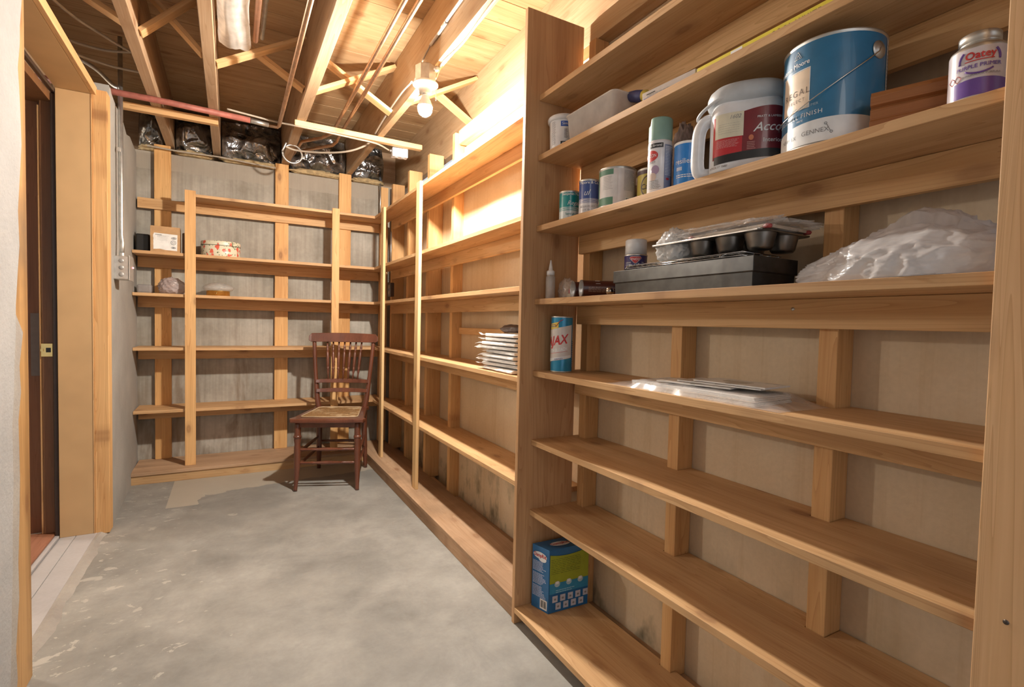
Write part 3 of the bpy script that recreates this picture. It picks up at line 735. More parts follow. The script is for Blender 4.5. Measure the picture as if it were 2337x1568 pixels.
# foil-faced insulation between the joists on top of the back wall
def foil_mat():
    m, nt, bs = nm('foil_facing'); v = objvec(nt)
    n = noisen(nt, v, 9, 4, .6, .8)
    nt.links.new(ramp(nt, n, [(.35, (.06, .06, .06)), (.6, (.50, .52, .55))]), bs.inputs['Base Color'])
    bs.inputs['Metallic'].default_value = .9; bs.inputs['Roughness'].default_value = .22
    bump(nt, bs, noisen(nt, v, 9, 3, .5, 1.2), .8, .03)
    return m
M_FOIL = foil_mat(); M_BATT = simple('insulation_batt', (.44, .33, .18), .95, vary=.2, scale=40)
for i, (x0, x1, l) in enumerate([(-.56, -.405, 'in the far left corner bay'), (-.345, -.122, 'between the first and second joists'), (-.060, .338, 'over the middle of the back wall, left of the cable loop'),
                                 (.405, .826, 'right of the cable loop'), (.878, 1.14, 'in the far right corner bay')]):
    r_ = root('foil_insulation', ((x0+x1)/2, 4.43, 2.252), label='crumpled foil-faced insulation '+l, cat='insulation', group='foil insulation on the back wall')
    n = 28; mb = MB(); hw = (x1-x0)/2
    g = [[None]*(n+1) for _ in range(n+1)]
    for a in range(n+1):
        for b in range(n+1):
            u = -hw+2*hw*a/n; t = b/n
            z = .012+t*.30
            bulge = .10*math.sin(PI*min(1, t*1.1))*(.6+.4*math.sin(PI*a/n))
            q = Vector((u*7+i*9, z*8, i*2.3))
            dv, _ = noise.voronoi(q*1.5); d = .05*noise.noise(q)+.035*math.exp(-5*(dv[1]-dv[0]))
            g[a][b] = mb.bm.verts.new((u*.985, -bulge-d*math.sin(PI*a/n)**.5+.01, z+.02*noise.noise(q*1.3)*math.sin(PI*t)))
    for a in range(n):
        for b in range(n): mb.face([g[a][b], g[a+1][b], g[a+1][b+1], g[a][b+1]], True)
    mb.build('foil_facing', M_FOIL, r_)
    crumple('fibre_batt', (hw*.95, .040, .024), i+3, M_BATT, .2, 9, True, r_, 4, loc=(0, -.035, .0))
# plastic-wrapped duct between joists
def duct_shape():
    mb = MB(); n, k = 40, 60; rows = []
    for j in range(k+1):
        t = j/k; y = -.9+3.62*t; row = []
        flare = 0
        for a in range(n):
            an = 2*PI*a/n; q = Vector((math.cos(an)*1.2, math.sin(an)*1.2, y*3.2))
            d_, _ = noise.voronoi(q*1.6); rr = 1+.16*noise.noise(q)+.14*math.exp(-5*(d_[1]-d_[0]))-.05
            end = max(0, (y-2.40)/.32)
            rx, rz = min(.066, .055*rr*(1+.2*end)), .060*rr*(1-.55*end)
            row.append(mb.bm.verts.new((.004+rx*math.cos(an)+.012*end, y+.035*end*noise.noise(q*2), 2.388+rz*math.sin(an)-.03*end)))
        rows.append(row)
    for p, q in zip(rows, rows[1:]):
        for a in range(n): mb.face([p[a], p[(a+1) % n], q[(a+1) % n], q[a]], True)
    return mb
o = duct_shape().build('plastic_wrapped_duct', plastic_film('clear_wrap', (.90, .88, .84), .66, .12, .35), center=True)
tag(o, 'pale duct wrapped in crinkled clear plastic hanging beside the second joist', 'duct')

# ------------------------------------------------------------------ chair
CH_A = math.radians(-21.2)
ch = root('side_chair', (.637, 3.65, 0), rz=CH_A, label='old reddish-brown spindle-back chair with a worn cane seat', cat='chair')
M_CHAIR = wood('reddish_brown_chair', 'z', (.17, .058, .032), (.10, .032, .018), rough=.32, knots=0)
M_CHAIR.node_tree.nodes['Principled BSDF'].inputs['Coat Weight'].default_value = .4
def cane():
    m, nt, bs = nm('worn_cane'); v = objvec(nt, False)
    ck = node(nt, 'ShaderNodeTexVoronoi'); ck.inputs['Scale'].default_value = 95; nt.links.new(v, ck.inputs['Vector'])
    n = noisen(nt, v, 14, 5, .7)
    c = ramp(nt, ck.outputs['Distance'], [(.2, (.10, .05, .02)), (.5, (.26, .145, .055))])
    c = mixc(nt, ramp(nt, n, [(.52, (0, 0, 0)), (.64, (1, 1, 1))]), c, (.46, .34, .20))
    nt.links.new(c, bs.inputs['Base Color']); bs.inputs['Roughness'].default_value = .6
    return m
def turned(p, q, prof, name, n=16):
    """prof = list of (t, r) along p->q"""
    p, q = Vector(p), Vector(q)
    pts = [p.lerp(q, t) for t, r in prof]
    return MB().tube(pts, [r for t, r in prof], n).build(name, M_CHAIR, ch)
seat_pts = []
fw, bw, yf, yb = .226, .182, -.272, .235
for i in range(9): # front curve
    t = i/8; seat_pts.append((-fw+2*fw*t, yf-.012*math.sin(PI*t)))
seat_pts += [(fw+.012, yf+.03), (fw-.004, yf+.08), (bw+.004, yb-.05), (bw+.012, yb), (bw-.03, yb+.012), (-bw+.03, yb+.012), (-bw-.012, yb), (-bw-.004, yb-.05), (-fw+.004, yf+.08), (-fw-.012, yf+.03)]
MB().prism(seat_pts, .440, .466).build('seat_frame', M_CHAIR, ch, bevel=.006)
ip = [(-.165, -.205), (0, -.212), (.165, -.205), (.178, -.19), (.148, .165), (.13, .182), (-.13, .182), (-.148, .165), (-.178, -.19)]
MB().prism(ip, .4655, .4685).build('cane_seat', cane(), ch)
MB().tube([(a, b, .469) for a, b in ip], .0035, 6, closed=True).build('cane_border', simple('cane_binding', (.50, .39, .25), .5), ch)
MB().prism([(-.20, -.245), (.20, -.245), (.165, .21), (-.165, .21)], .405, .4395).build('seat_apron', M_CHAIR, ch, bevel=.004)
lp = [(0, .017), (.03, .019), (.12, .021), (.15, .016), (.17, .022), (.19, .016), (.21, .023), (.24, .017), (.30, .021), (.5, .019), (.72, .015), (.85, .0125), (.97, .0125), (1, .013)]
for s in (-1, 1):
    pts = [(s*.186, -.235, .44), (s*.187, -.236, .30), (s*.188, -.238, .16), (s*.190, -.246, .07), (s*.192, -.262, .0)]
    ptf = smoothpath(pts, 6); n = len(ptf)
    rad = []
    for i in range(n):
        t = i/(n-1)
        rad.append(next(r0+(r1-r0)*(t-t0)/(t1-t0) for (t0, r0), (t1, r1) in zip(lp, lp[1:]) if t0 <= t <= t1+1e-6))
    MB().tube(ptf, rad, 16).build('front_leg', M_CHAIR, ch)
    MB().lathe([(.016, -.012), (.0235, -.007), (.025, 0), (.0235, .007), (.016, .012)], 20, lambda p, s=s: Vector((s*.187, -.236, .345))+p).build('leg_ring', M_CHAIR, ch)
    # rear leg and back post in one sweep
    pts = smoothpath([(s*.168, .262, 0), (s*.162, .240, .20), (s*.160, .226, .42), (s*.178, .232, .55), (s*.200, .262, .78), (s*.214, .290, .955)], 6)
    n = len(pts)
    rad = [.0135+.008*math.sin(PI*min(1, i/(n*.72))) if i < n*.72 else .0145 for i in range(n)]
    MB().tube(pts, rad, 16).build('rear_leg', M_CHAIR, ch)
    for z, rr in ((.235, .009), (.155, .009)):
        turned((s*.187, -.232, z), (s*.163, .240, z+.01), [(0, .006), (.2, .009), (.5, .012), (.8, .009), (1, .006)], 'side_stretcher')
for z in (.262, .175):
    turned((-.180, -.236, z), (.180, -.236, z), [(0, .006), (.06, .009), (.22, .008), (.245, .011), (.27, .008), (.5, .0125), (.73, .008), (.755, .011), (.78, .008), (.94, .009), (1, .006)], 'front_stretcher')
turned((-.155, .240, .21), (.155, .240, .21), [(0, .006), (.5, .011), (1, .006)], 'rear_stretcher')
# crest rail, bowed
def rail(name, hw, y0, z0, z1, th, ends=0., tilt=.2):
    mb = MB(); n = 28; F = []
    for i in range(n+1):
        t = i/n; u = -hw+2*hw*t; e = abs(2*t-1)
        yc = y0+.022*(1-(2*t-1)**2)
        zt = z1+.006*math.cos(PI*(2*t-1)/2)-(ends*max(0, (e-.93)/.07)**2); zb = z0+ends*.6*max(0, (e-.95)/.05)**2
        ring = [(u, yc-th/2, zb), (u, yc+th/2, zb), (u, yc+th/2+(zt-zb)*tilt, zt), (u, yc-th/2+(zt-zb)*tilt, zt)]
        F.append([mb.bm.verts.new(p) for p in ring])
    for a, b in zip(F, F[1:]):
        for k in range(4): mb.face([a[k], a[(k+1) % 4], b[(k+1) % 4], b[k]])
    mb.face(F[0]); mb.face(F[-1][::-1])
    return mb.build(name, M_CHAIR, ch, bevel=.003)
rail('crest_rail', .247, .268, .938, 1.000, .020, .020)
rail('back_rail', .186, .222, .640, .664, .014)
rail('back_rail', .179, .212, .572, .596, .014)
sp_prof = [(0, .0045), (.12, .0045), (.17, .007), (.2, .005), (.225, .0085), (.25, .005), (.30, .0075), (.5, .008), (.66, .007), (.69, .005), (.715, .0085), (.745, .005), (.79, .0065), (.86, .0035), (1, .0045)]
sp_prof = [(t, r*1.38) for t, r in sp_prof]
for i in range(7):
    u = -.120+.0405*i
    yo = .022*(1-(u/.22)**2)
    turned((u*1.02, .284+yo, .94), (u*.86, .229+.018*(1-(u/.2)**2), .663), sp_prof, 'spindle', 12)

# ------------------------------------------------------------------ round containers
def face_root(name, x, y, z, label, cat, turn=0., group=None):
    return root(name, (x, y, z), math.atan2(-y, -x)+turn, label, cat, group)
def can(r_, r, h, body, metal=M_STEEL, rim=True):
    prof = [(0, .001), (r-.002, .001), (r, 0), (r+.0012, .002), (r, .004), (r, h-.006), (r+.0014, h-.004), (r+.0014, h-.001), (r-.001, h), (r-.004, h-.001), (r-.005, h-.006), (0, h-.006)]
    MB().lathe(prof, 56).build('can_body', metal, r_)
    MB().lathe([(r+.0002, .005), (r+.0002, h-.007)], 56).build('label_wrap', body, r_)
T = dict(white=simple('print_white', (.80, .82, .84), .4), black=simple('print_black', (.02, .02, .022), .4), red=simple('print_red', (.58, .04, .04), .35),
         blue=simple('print_blue', (.03, .09, .36), .35), grey=simple('print_grey', (.25, .25, .26), .5), purple=simple('print_purple', (.16, .08, .38), .35),
         brown=simple('print_brown', (.17, .12, .09), .5), teal=simple('print_teal', (.01, .22, .24), .35), yellow=simple('print_yellow', (.75, .58, .10), .4),
         green=simple('print_green', (.10, .25, .17), .4))

# blue gallon
g = face_root('paint_can', 1.060, .606, ZN['C'], 'large blue one-gallon paint can with wire handle, Regal Select eggshell', 'paint can')
g['label'] = 'large gallon paint can with a deep blue label and a wire handle'
r, h = .0875, .2055
can(g, r, h, simple('deep_blue_label', (.025, .17, .34), .3, coat=.4))
fn = cyl_fn(r+.0003, 0)
patch(fn, -r*2.6, r*2.6, 0, 0, 'white_band', T['white'], g, .0002, 80, top=lambda u: .036+.012*math.cos(u/r*.9)-.0, bot=lambda u: .005)
patch(fn, -.105, -.040, .075, .150, 'cream_panel', simple('cream_label', (.74, .60, .46), .4), g, .0004, 20, top=lambda u: .150, bot=lambda u: .075)
patch(fn, -.108, -.0395, .1505, .1520, 'panel_edge', T['white'], g, .0004, 12); patch(fn, -.0398, -.0385, .075, .152, 'panel_edge', T['white'], g, .0005, 2)
text_obj('regal_lettering', 'REGAL', .0165, cyl_fn(r+.0003, .104, -.0685/r), T['brown'], g, .0009, spacing=1.35)
text_obj('select_lettering', 'SELECT', .0085, cyl_fn(r+.0003, .091, -.0665/r), T['brown'], g, .0009, spacing=1.5)
text_obj('maker_lettering', 'Benjamin Moore', .0128, cyl_fn(r+.0003, .160, -.083/r), T['white'], g, .0006, .012)
mb = MB()
for a, b in (((-.0745, .176), (-.066, .190)), ((-.066, .190), (-.0575, .176)), ((-.0745, .176), (-.0575, .176)), ((-.070, .176), (-.0655, .184)), ((-.0655, .184), (-.061, .176))):
    P = [fn(a[0]+(b[0]-a[0])*t, a[1]+(b[1]-a[1])*t) for t in (0, .5, 1)]
    mb.tube([Vector(p)+Vector(n)*.0006 for p, n in P], .0006, 5)
mb.build('triangle_emblem', T['white'], g)
text_obj('finish_lettering', 'EGGSHELL FINISH', .0118, cyl_fn(r+.0003, .058, -.068/r), T['white'], g, .0006, spacing=1.18)
text_obj('small_lettering', 'PAINT AND PRIMER', .0068, cyl_fn(r+.0003, .0755, -.052/r), simple('pale_blue_print', (.40, .55, .65), .4), g, .0006)
text_obj('small_lettering', 'MATE', .0052, cyl_fn(r+.0003, .051, -.056/r), T['white'], g, .0006)
text_obj('code_lettering', 'N549 1X', .0105, cyl_fn(r+.0003, .0195, -.083/r), T['grey'], g, .0006)
text_obj('gennex_lettering', 'GENNEX', .0122, cyl_fn(r+.0003, .0215, -.027/r), T['grey'], g, .0006)
mb = MB(); 
for cu_, cv in ((-.0085, .0365), (.0010, .0195)):
    ring = [fn(cu_+.0021*math.cos(a), cv+.0021*math.sin(a)) for a in [2*PI*i/12 for i in range(12)]]
    mb.tube([Vector(p)+Vector(n)*.0007 for p, n in ring], .0005, 5, closed=True)
mb.tube([Vector(fn(u, v)[0])+Vector(fn(u, v)[1])*.0007 for u, v in ((-.0072, .035), (-.0038, .028), (-.0004, .0212))], .0005, 5)
mb.build('molecule_mark', T['grey'], g)
patch(fn, .112, .20, .006, .198, 'side_label', simple('side_cream', (.56, .50, .44), .5), g, .0005, 12)
lines_patch(fn, .116, .15, .02, .19, 26, 'side_print', T['grey'], g, .0008, seed=5)
pf_ = lambda p: Vector(fn(.082, .168)[0])+Vector(fn(.082, .168)[1])*(p.z)+Vector((-math.sin(.082/r), math.cos(.082/r), 0))*p.x+Vector((0, 0, 1))*p.y
MB().lathe([(.0165, 0), (.016, .0015), (.012, .002), (.0095, .0045), (0, .0055)], 28, pf_).build('handle_boss', M_STEEL, g)
hb = [Vector(fn(.082, .168)[0])*1.04]
for t in [i/22 for i in range(23)]:
    a = (.076-.215*t)/r; z = .162-.095*math.sin(PI*.5*min(1, t*1.15))-.004*t
    hb.append(Vector(((r+.006)*math.cos(a), (r+.006)*math.sin(a), z)))
MB().tube(hb, .0011, 8).build('wire_handle', M_CHROME, g)

# white plastic jug with red label
j = face_root('paint_jug', 1.048, .789, ZN['C'], 'white plastic paint jug with a dark red label and a moulded handle', 'paint jug')
JA = math.radians(-8)
def jug_xy(t, s=1.0):
    return None
def superel(a, hx, hy, n=3.2):
    c, s = math.cos(a), math.sin(a)
    return math.copysign(abs(c)**(2/n), c)*hx, math.copysign(abs(s)**(2/n), s)*hy
M_JUG = simple('jug_plastic', (.76, .77, .80), .3, coat=.3)
mb = MB(); rows = []
JP = [(0, .94), (.004, 1), (.12, 1), (.142, .985), (.154, .93), (.158, .88)]
HX, HY = .068, .080
N = 72
for z, s_ in JP:
    rows.append([mb.bm.verts.new((superel(2*PI*i/N, HX*s_, HY*s_)[0], superel(2*PI*i/N, HX*s_, HY*s_)[1], z)) for i in range(N)])
for p, q in zip(rows, rows[1:]):
    for i in range(N): mb.face([p[i], p[(i+1) % N], q[(i+1) % N], q[i]], True)
mb.face(rows[0][::-1]); mb.face(rows[-1])
mb.build('jug_body', M_JUG, j)
# handle loop on the viewer's left (negative y)
hp = smoothpath([(.010, -.070, .134), (.014, -.090, .130), (.016, -.103, .108), (.016, -.106, .06), (.015, -.105, .024), (.010, -.096, .010), (.006, -.070, .008)], 8)
MB().tube(hp, [.0150]*len(hp), 14).build('jug_handle', M_JUG, j)
# lid, pale grey, overhanging and tilted
mb = MB(); rows = []
for z, s_ in ((.150, .92), (.156, 1.05), (.164, 1.10), (.176, 1.10), (.186, 1.05), (.194, .94), (.196, .80), (.190, .76), (.190, 0.0)):
    if s_ == 0: c_ = mb.bm.verts.new((0, 0, z)); rows.append([c_]); continue
    rows.append([mb.bm.verts.new((superel(2*PI*i/N, HX*s_, HY*s_, 2.4)[0], superel(2*PI*i/N, HX*s_, HY*s_, 2.4)[1], z)) for i in range(N)])
for p, q in zip(rows, rows[1:]):
    for i in range(N):
        if len(q) == 1: mb.face([p[i], p[(i+1) % N], q[0]], True)
        else: mb.face([p[i], p[(i+1) % N], q[(i+1) % N], q[i]], True)
lid = mb.build('jug_lid', simple('lid_grey', (.50, .53, .56), .4), j, bevel=.001)
sw = smoothpath([(.060, .045, .166), (.070, .0, .170), (.060, -.055, .164), (.035, -.092, .152), (.012, -.108, .142), (.0, -.104, .136)], 8)
mb = MB().tube(sw, [.004]*len(sw), 10)
mb.build('pour_spout_rim', simple('lid_grey2', (.56, .58, .61), .4), j)
def jug_fn(a0=0.):
    tab = []; L = 0; prev = None
    for i in range(721):
        a = -PI+2*PI*i/720; x, y_ = superel(a, HX, HY)
        if prev: L += math.hypot(x-prev[0], y_-prev[1])
        tab.append((L, x, y_)); prev = (x, y_)
    mid = tab[360][0]
    def fn(u, v):
        t = u+mid; lo, hi = 0, 720
        while hi-lo > 1:
            k = (lo+hi)//2
            if tab[k][0] <= t: lo = k
            else: hi = k
        (l0, x0, y0), (l1, x1, y1) = tab[lo], tab[hi]; f = (t-l0)/max(1e-9, l1-l0)
        d = Vector((x1-x0, y1-y0, 0)).normalized(); nrm = Vector((d.y, -d.x, 0))
        return (x0+(x1-x0)*f, y0+(y1-y0)*f, v), nrm
    return fn
jf = jug_fn()
M_MAROON = simple('maroon_label', (.20, .012, .018), .3, coat=.3)
patch(jf, -.075, .150, 0, 0, 'red_label', M_MAROON, j, .0008, 60, bot=lambda u: .032+.006*math.sin((u+.03)*22), top=lambda u: .122+.010*math.sin((u+.02)*24))
patch(jf, -.075, -.010, 0, 0, 'bright_red_label', simple('bright_red_label', (.50, .02, .03), .35, coat=.3), j, .0010, 24, bot=lambda u: .034, top=lambda u: .122)
patch(jf, -.070, .150, 0, 0, 'dark_band', T['black'], j, .0012, 50, bot=lambda u: .018+.004*math.sin((u+.03)*22), top=lambda u: .036+.004*math.sin((u+.03)*22))
patch(jf, -.068, -.008, .072, .126, 'cream_sticker', simple('cream_sticker', (.70, .66, .52), .6), j, .0016, 14)
text_obj('sticker_writing', '1602', .012, lambda u, v: jf(u-.026, v+.112), T['grey'], j, .0019, shear=.3)
lines_patch(jf, -.060, -.016, .080, .105, 5, 'sticker_rules', T['grey'], j, .0018, duty=.08, jitter=0)
lines_patch(jf, -.064, -.014, .050, .068, 8, 'label_print', simple('pink_print', (.62, .30, .30), .5), j, .0014, seed=8)
text_obj('brand_lettering', 'Accolade', .027, lambda u, v: jf(u+.062, v+.078), T['white'], j, .0012, .01, shear=.35)
text_obj('maker_lettering', 'PRATT & LAMBERT', .0065, lambda u, v: jf(u+.046, v+.107), T['white'], j, .0012, .01)
text_obj('interior_lettering', 'Interior', .013, lambda u, v: jf(u+.052, v+.054), T['white'], j, .0012, .01)
disc_patch(jf, .008, .066, .005, .006, 'orange_spot', simple('orange_print', (.60, .20, .10), .4), j, .0013)
lines_patch(jf, .0, .018, .040, .058, 5, 'label_print', simple('pink_print2', (.55, .30, .28), .5), j, .0014, seed=9)
barcode(jf, -.066, -.036, .022, .056, j); 
text_obj('stamp_code', 'PP75526 17  0687', .0065, lambda u, v: jf(u-.062, v+.008), T['brown'], j, .001)

# smaller cans on the third shelf
def smallcan(name, x, y, r, h, matl, label, turn=0.):
    c = face_root(name, x, y, ZN['C'], label, 'can', turn); can(c, r, h, matl); return c
def grad_label(name, top, bottom, split, h, streak=True):
    m, nt, bs = nm(name); tc = node(nt, 'ShaderNodeTexCoord'); s_ = node(nt, 'ShaderNodeSeparateXYZ'); nt.links.new(tc.outputs['Object'], s_.inputs[0])
    z = s_.outputs[2]
    lines = mth(nt, 'GREATER_THAN', mth(nt, 'FRACT', mth(nt, 'MULTIPLY', z, 330)), .5)
    f0 = mth(nt, 'LESS_THAN', z, split); f1 = mth(nt, 'LESS_THAN', z, split+.014)
    f = mth(nt, 'MAXIMUM', f0, mth(nt, 'MULTIPLY', f1, lines))
    nt.links.new(mixc(nt, f, top, bottom), bs.inputs['Base Color']); bs.inputs['Roughness'].default_value = .3; bs.inputs['Coat Weight'].default_value = .4
    return m
c = smallcan('paint_can', 1.014, 1.447, .0345, .098, grad_label('teal_can_label', (.0, .27, .28), (.62, .70, .72), .030, .098), 'small teal paint can next to the tall side panel')
c['category'] = 'paint can'; rr = .0345
text_obj('maker_lettering', 'Benjamin Moore', .0118, cyl_fn(rr+.0003, .082, .012/rr), T['white'], c, .0006, .012)
text_obj('brand_lettering', 'Regal', .020, cyl_fn(rr+.0003, .049, .013/rr), T['white'], c, .0006, shear=.35)
text_obj('finish_lettering', 'Semi-gloss', .0105, cyl_fn(rr+.0003, .016, .008/rr), T['teal'], c, .0006, .01)
c = smallcan('paint_can', 1.011, 1.334, .0325, .110, grad_label('navy_can_label', (.03, .075, .30), (.70, .70, .74), .034, .110), 'small navy blue and silver paint can between the teal and green cans')
c['category'] = 'paint can'; rr = .0325
text_obj('maker_lettering', 'Moore & Co.', .0125, cyl_fn(rr+.0003, .094, .002), T['white'], c, .0006, .015)
text_obj('script_lettering', 'ul', .026, cyl_fn(rr+.0003, .058, -.010/rr), T['white'], c, .0006, shear=.4)
text_obj('product_lettering', 'AQUAVELVET', .0085, cyl_fn(rr+.0003, .020, -.006/rr), T['grey'], c, .0006)
text_obj('product_lettering', '319 1B', .0085, cyl_fn(rr+.0003, .009, -.010/rr), T['grey'], c, .0006)
c = smallcan('paint_can', 1.031, 1.222, .0545, .118, simple('pale_can_label', (.70, .66, .66), .4, coat=.2), 'quart paint can with a white and green label')
c['category'] = 'paint can'; rr = .0545; fn2 = cyl_fn(rr+.0003, 0)
patch(fn2, -.082, -.012, .006, .110, 'green_panel', T['green'], c, .0003, 20)
patch(fn2, -.066, .0, .028, .094, 'white_panel', simple('pale_label_panel', (.72, .70, .70), .4), c, .0006, 20)
patch(fn2, -.110, -.070, .015, .022, 'tan_panel', simple('tan_print', (.62, .42, .25), .4), c, .0006, 8)
lines_patch(fn2, -.045, -.012, .050, .090, 9, 'label_print', T['grey'], c, .0009, duty=.22, seed=12)
lines_patch(fn2, .020, .058, .045, .106, 16, 'label_print', T['grey'], c, .0009, duty=.3, seed=13)
barcode(fn2, .024, .055, .006, .026, c, 5)
c = smallcan('stain_can', 1.075, 1.118, .043, .100, simple('cabot_yellow', (.52, .43, .08), .35), 'yellow and black wood stain can behind the tall spray can'); rr = .043; fn3 = cyl_fn(rr+.0003, 0)
c['category'] = 'stain can'
patch(fn3, -.08, .08, .082, .093, 'dark_band', simple('stain_dark', (.10, .06, .07), .4), c, .0004, 30)
disc_patch(fn3, -.006, .046, .030, .033, 'round_badge', simple('badge_brown', (.07, .04, .03), .4), c, .0005)
disc_patch(fn3, -.006, .046, .026, .029, 'badge_field', simple('badge_gold', (.40, .33, .08), .4), c, .0008)
text_obj('brand_lettering', 'Cabot', .021, cyl_fn(rr+.0003, .038, -.008/rr), T['black'], c, .0012, .015)
# board leaning behind the cans
lumber('offcut_board', (1.128, 1.01, ZN['C']+.0005), (1.140, 1.285, ZN['C']+.118), wood('grey_offcut', 'y', (.42, .30, .22), (.30, .20, .14)), 'thin brown board standing behind the green quart can', 'board')
# tall aerosol can
c = face_root('spray_can', 1.009, 1.025, ZN['C'], 'tall white aerosol can with a pale teal cap', 'spray can'); rr = .0315
MB().lathe([(0, 0), (.030, 0), (.0315, .003), (.0315, .135), (.0308, .139), (0, .139)], 48).build('can_body', simple('aerosol_white', (.74, .74, .78), .3, coat=.4), c)
mb = MB(); n = 48; rows = []
capz = lambda a: .196-.016*(1 if math.cos(a-PI*1.30) > .35 else 0)
for kk in range(4):
    rows.append([mb.bm.verts.new(((.0308 if kk < 3 else .001)*math.cos(2*PI*i/n)*(1 if kk < 2 else .93 if kk == 2 else 1), (.0308 if kk < 3 else .001)*math.sin(2*PI*i/n)*(1 if kk < 2 else .93 if kk == 2 else 1),
                 .137 if kk == 0 else capz(2*PI*i/n)+(.0 if kk == 1 else .003 if kk == 2 else .003))) for i in range(n)])
for p, q in zip(rows, rows[1:]):
    for i in range(n): mb.face([p[i], p[(i+1) % n], q[(i+1) % n], q[i]], True)
mb.build('cap', simple('pale_teal_cap', (.25, .42, .37), .4), c)
fn4 = cyl_fn(rr+.0003, 0)
patch(fn4, -.060, .008, .118, .130, 'black_band', T['black'], c, .0003, 20)
text_obj('band_lettering', 'No Errors!', .0085, cyl_fn(rr+.0003, .1215, -.014/rr), T['white'], c, .0007, .02)
disc_patch(fn4, -.026, .098, .021, .0145, 'red_oval', T['red'], c, .0004)
text_obj('brand_lettering', 'KRYLON', .0125, cyl_fn(rr+.0003, .0940, -.026/rr), T['white'], c, .0014, .01, xs=.72)
text_obj('touch_lettering', 'touch', .0105, cyl_fn(rr+.0003, .078, -.024/rr), T['grey'], c, .0007, shear=.35)
disc_patch(fn4, -.012, .060, .011, .012, 'lilac_dot', simple('lilac_dot', (.42, .30, .44), .4), c, .0005)
disc_patch(fn4, -.018, .042, .010, .011, 'peach_dot', simple('peach_dot', (.66, .52, .46), .4), c, .0006)
patch(fn4, .012, .052, .010, .126, 'blue_side_panel', simple('dusty_blue', (.24, .28, .42), .4), c, .0003, 10)
lines_patch(fn4, .014, .046, .045, .122, 20, 'fine_print', T['white'], c, .0007, seed=21)
lines_patch(fn4, -.03, .006, .010, .034, 6, 'fine_print', T['grey'], c, .0007, seed=22)
disc_patch(fn4, .022, .036, .005, .003, 'small_red_oval', T['red'], c, .0010)
# blue tub behind the jug handle
c = face_root('paint_can', 1.030, .947, ZN['C'], 'bright blue paint can with white lettering between the spray can and the jug', 'paint can'); rr = .034
can(c, rr, .117, simple('bright_blue_label', (.015, .20, .62), .3, coat=.4), M_WPLAST)
text_obj('brand_lettering', 'resilience', .0185, cyl_fn(rr+.0003, .060, -.004/rr), T['white'], c, .0006, xs=.85)
patch(cyl_fn(rr+.0003, 0), -.030, -.014, .043, .052, 'pale_tag', simple('pale_blue_tag', (.45, .55, .75), .4), c, .0005, 8)
lines_patch(cyl_fn(rr+.0003, 0), -.03, .03, .024, .034, 2, 'fine_print', T['white'], c, .0006, seed=31)
crumple('fluffy_roller', (.042, .045, .036), 11, simple('brown_fleece', (.34, .25, .22), .98, vary=.3, scale=90), .10, 16, True, None, 5, loc=(1.100, 1.025, ZN['C']+.0005))
fr = bpy.data.objects['fluffy_roller']; fr.scale = (.9, .8, 3.2); tag(fr, 'fuzzy brownish paint roller cover standing behind the bright blue can', 'roller cover')
# small can seen through the jug handle
c = face_root('small_can', 1.095, .862, ZN['C'], 'little red and white can seen through the handle of the white jug', 'can'); rr = .020
can(c, rr, .088, simple('pale_grey_label', (.50, .47, .46), .4)); patch(cyl_fn(rr+.0003, 0), -.03, .03, .056, .078, 'red_band', simple('dull_red', (.33, .07, .045), .4), c, .0004, 14)
patch(cyl_fn(rr+.0003, 0), -.03, .03, .078, .0835, 'black_band', T['black'], c, .0004, 14)
lines_patch(cyl_fn(rr+.0003, 0), -.014, .014, .014, .050, 6, 'fine_print', T['grey'], c, .0006, seed=33)

# moulding offcut, seen beside the blue gallon
MP = [(0, 0), (.022, 0), (.024, .010), (.034, .016), (.037, .024), (.034, .031), (.040, .037), (.043, .050), (.046, .056), (.046, .060), (.030, .060), (.027, .045), (.012, .028), (0, .020)]
MP = [(0, 0), (0, .015), (.005, .018), (.005, .036), (.009, .040), (.002, .043), (.002, .058), (.006, .066), (.046, .068), (.046, 0)][::-1]
mo = root('moulding_offcut', (.985, .497, ZN['C']+.0005), math.radians(-72), 'short reddish-brown crown moulding offcut beside the blue gallon can', 'moulding')
MB().prism([(a-.02, b) for a, b in MP], 0, .105, lambda u, v, w: (w, u+.02, v)).build('moulding_body', wood('walnut_moulding', 'x', (.55, .27, .11), (.36, .15, .055), rough=.4, knots=0), mo, bevel=.0008)

# purple primer tin
c = face_root('primer_tin', 1.010, .357, ZN['C'], 'small tin of purple primer with a screw lid by the wide post', 'primer tin', -.12); rr = .0355
MB().lathe([(0, 0), (.0345, 0), (.0355, .002), (.0355, .076), (.034, .080), (.027, .086), (.024, .088), (.024, .090), (.0255, .0905), (.0255, .102), (.024, .1035), (0, .1035)], 48).build('can_body', M_STEEL, c)
MB().lathe([(rr+.0002, .003), (rr+.0002, .075)], 48).build('label_wrap', simple('primer_white', (.66, .62, .68), .35), c)
fn5 = cyl_fn(rr+.0003, 0)
patch(fn5, -.026, .055, .0, .0, 'purple_field', T['purple'], c, .0004, 24, bot=lambda u: .004, top=lambda u: .023+.006*math.cos(u*28))
text_obj('brand_lettering', 'Oatey', .0150, cyl_fn(rr+.0003, .058, .006/rr), T['red'], c, .0009, .03, xs=.95)
patch(fn5, -.012, .022, .0545, .0558, 'red_underline', T['red'], c, .0008, 8)
text_obj('primer_lettering', 'PURPLE PRIMER', .0078, cyl_fn(rr+.0003, .0445, .004/rr), T['purple'], c, .0009, .015)
text_obj('small_lettering', 'IMPRIMADOR PURPURA', .0042, cyl_fn(rr+.0003, .0325, .008/rr), T['grey'], c, .0009)
mb = MB()
arc = [(-.020+.0, .066), ] 
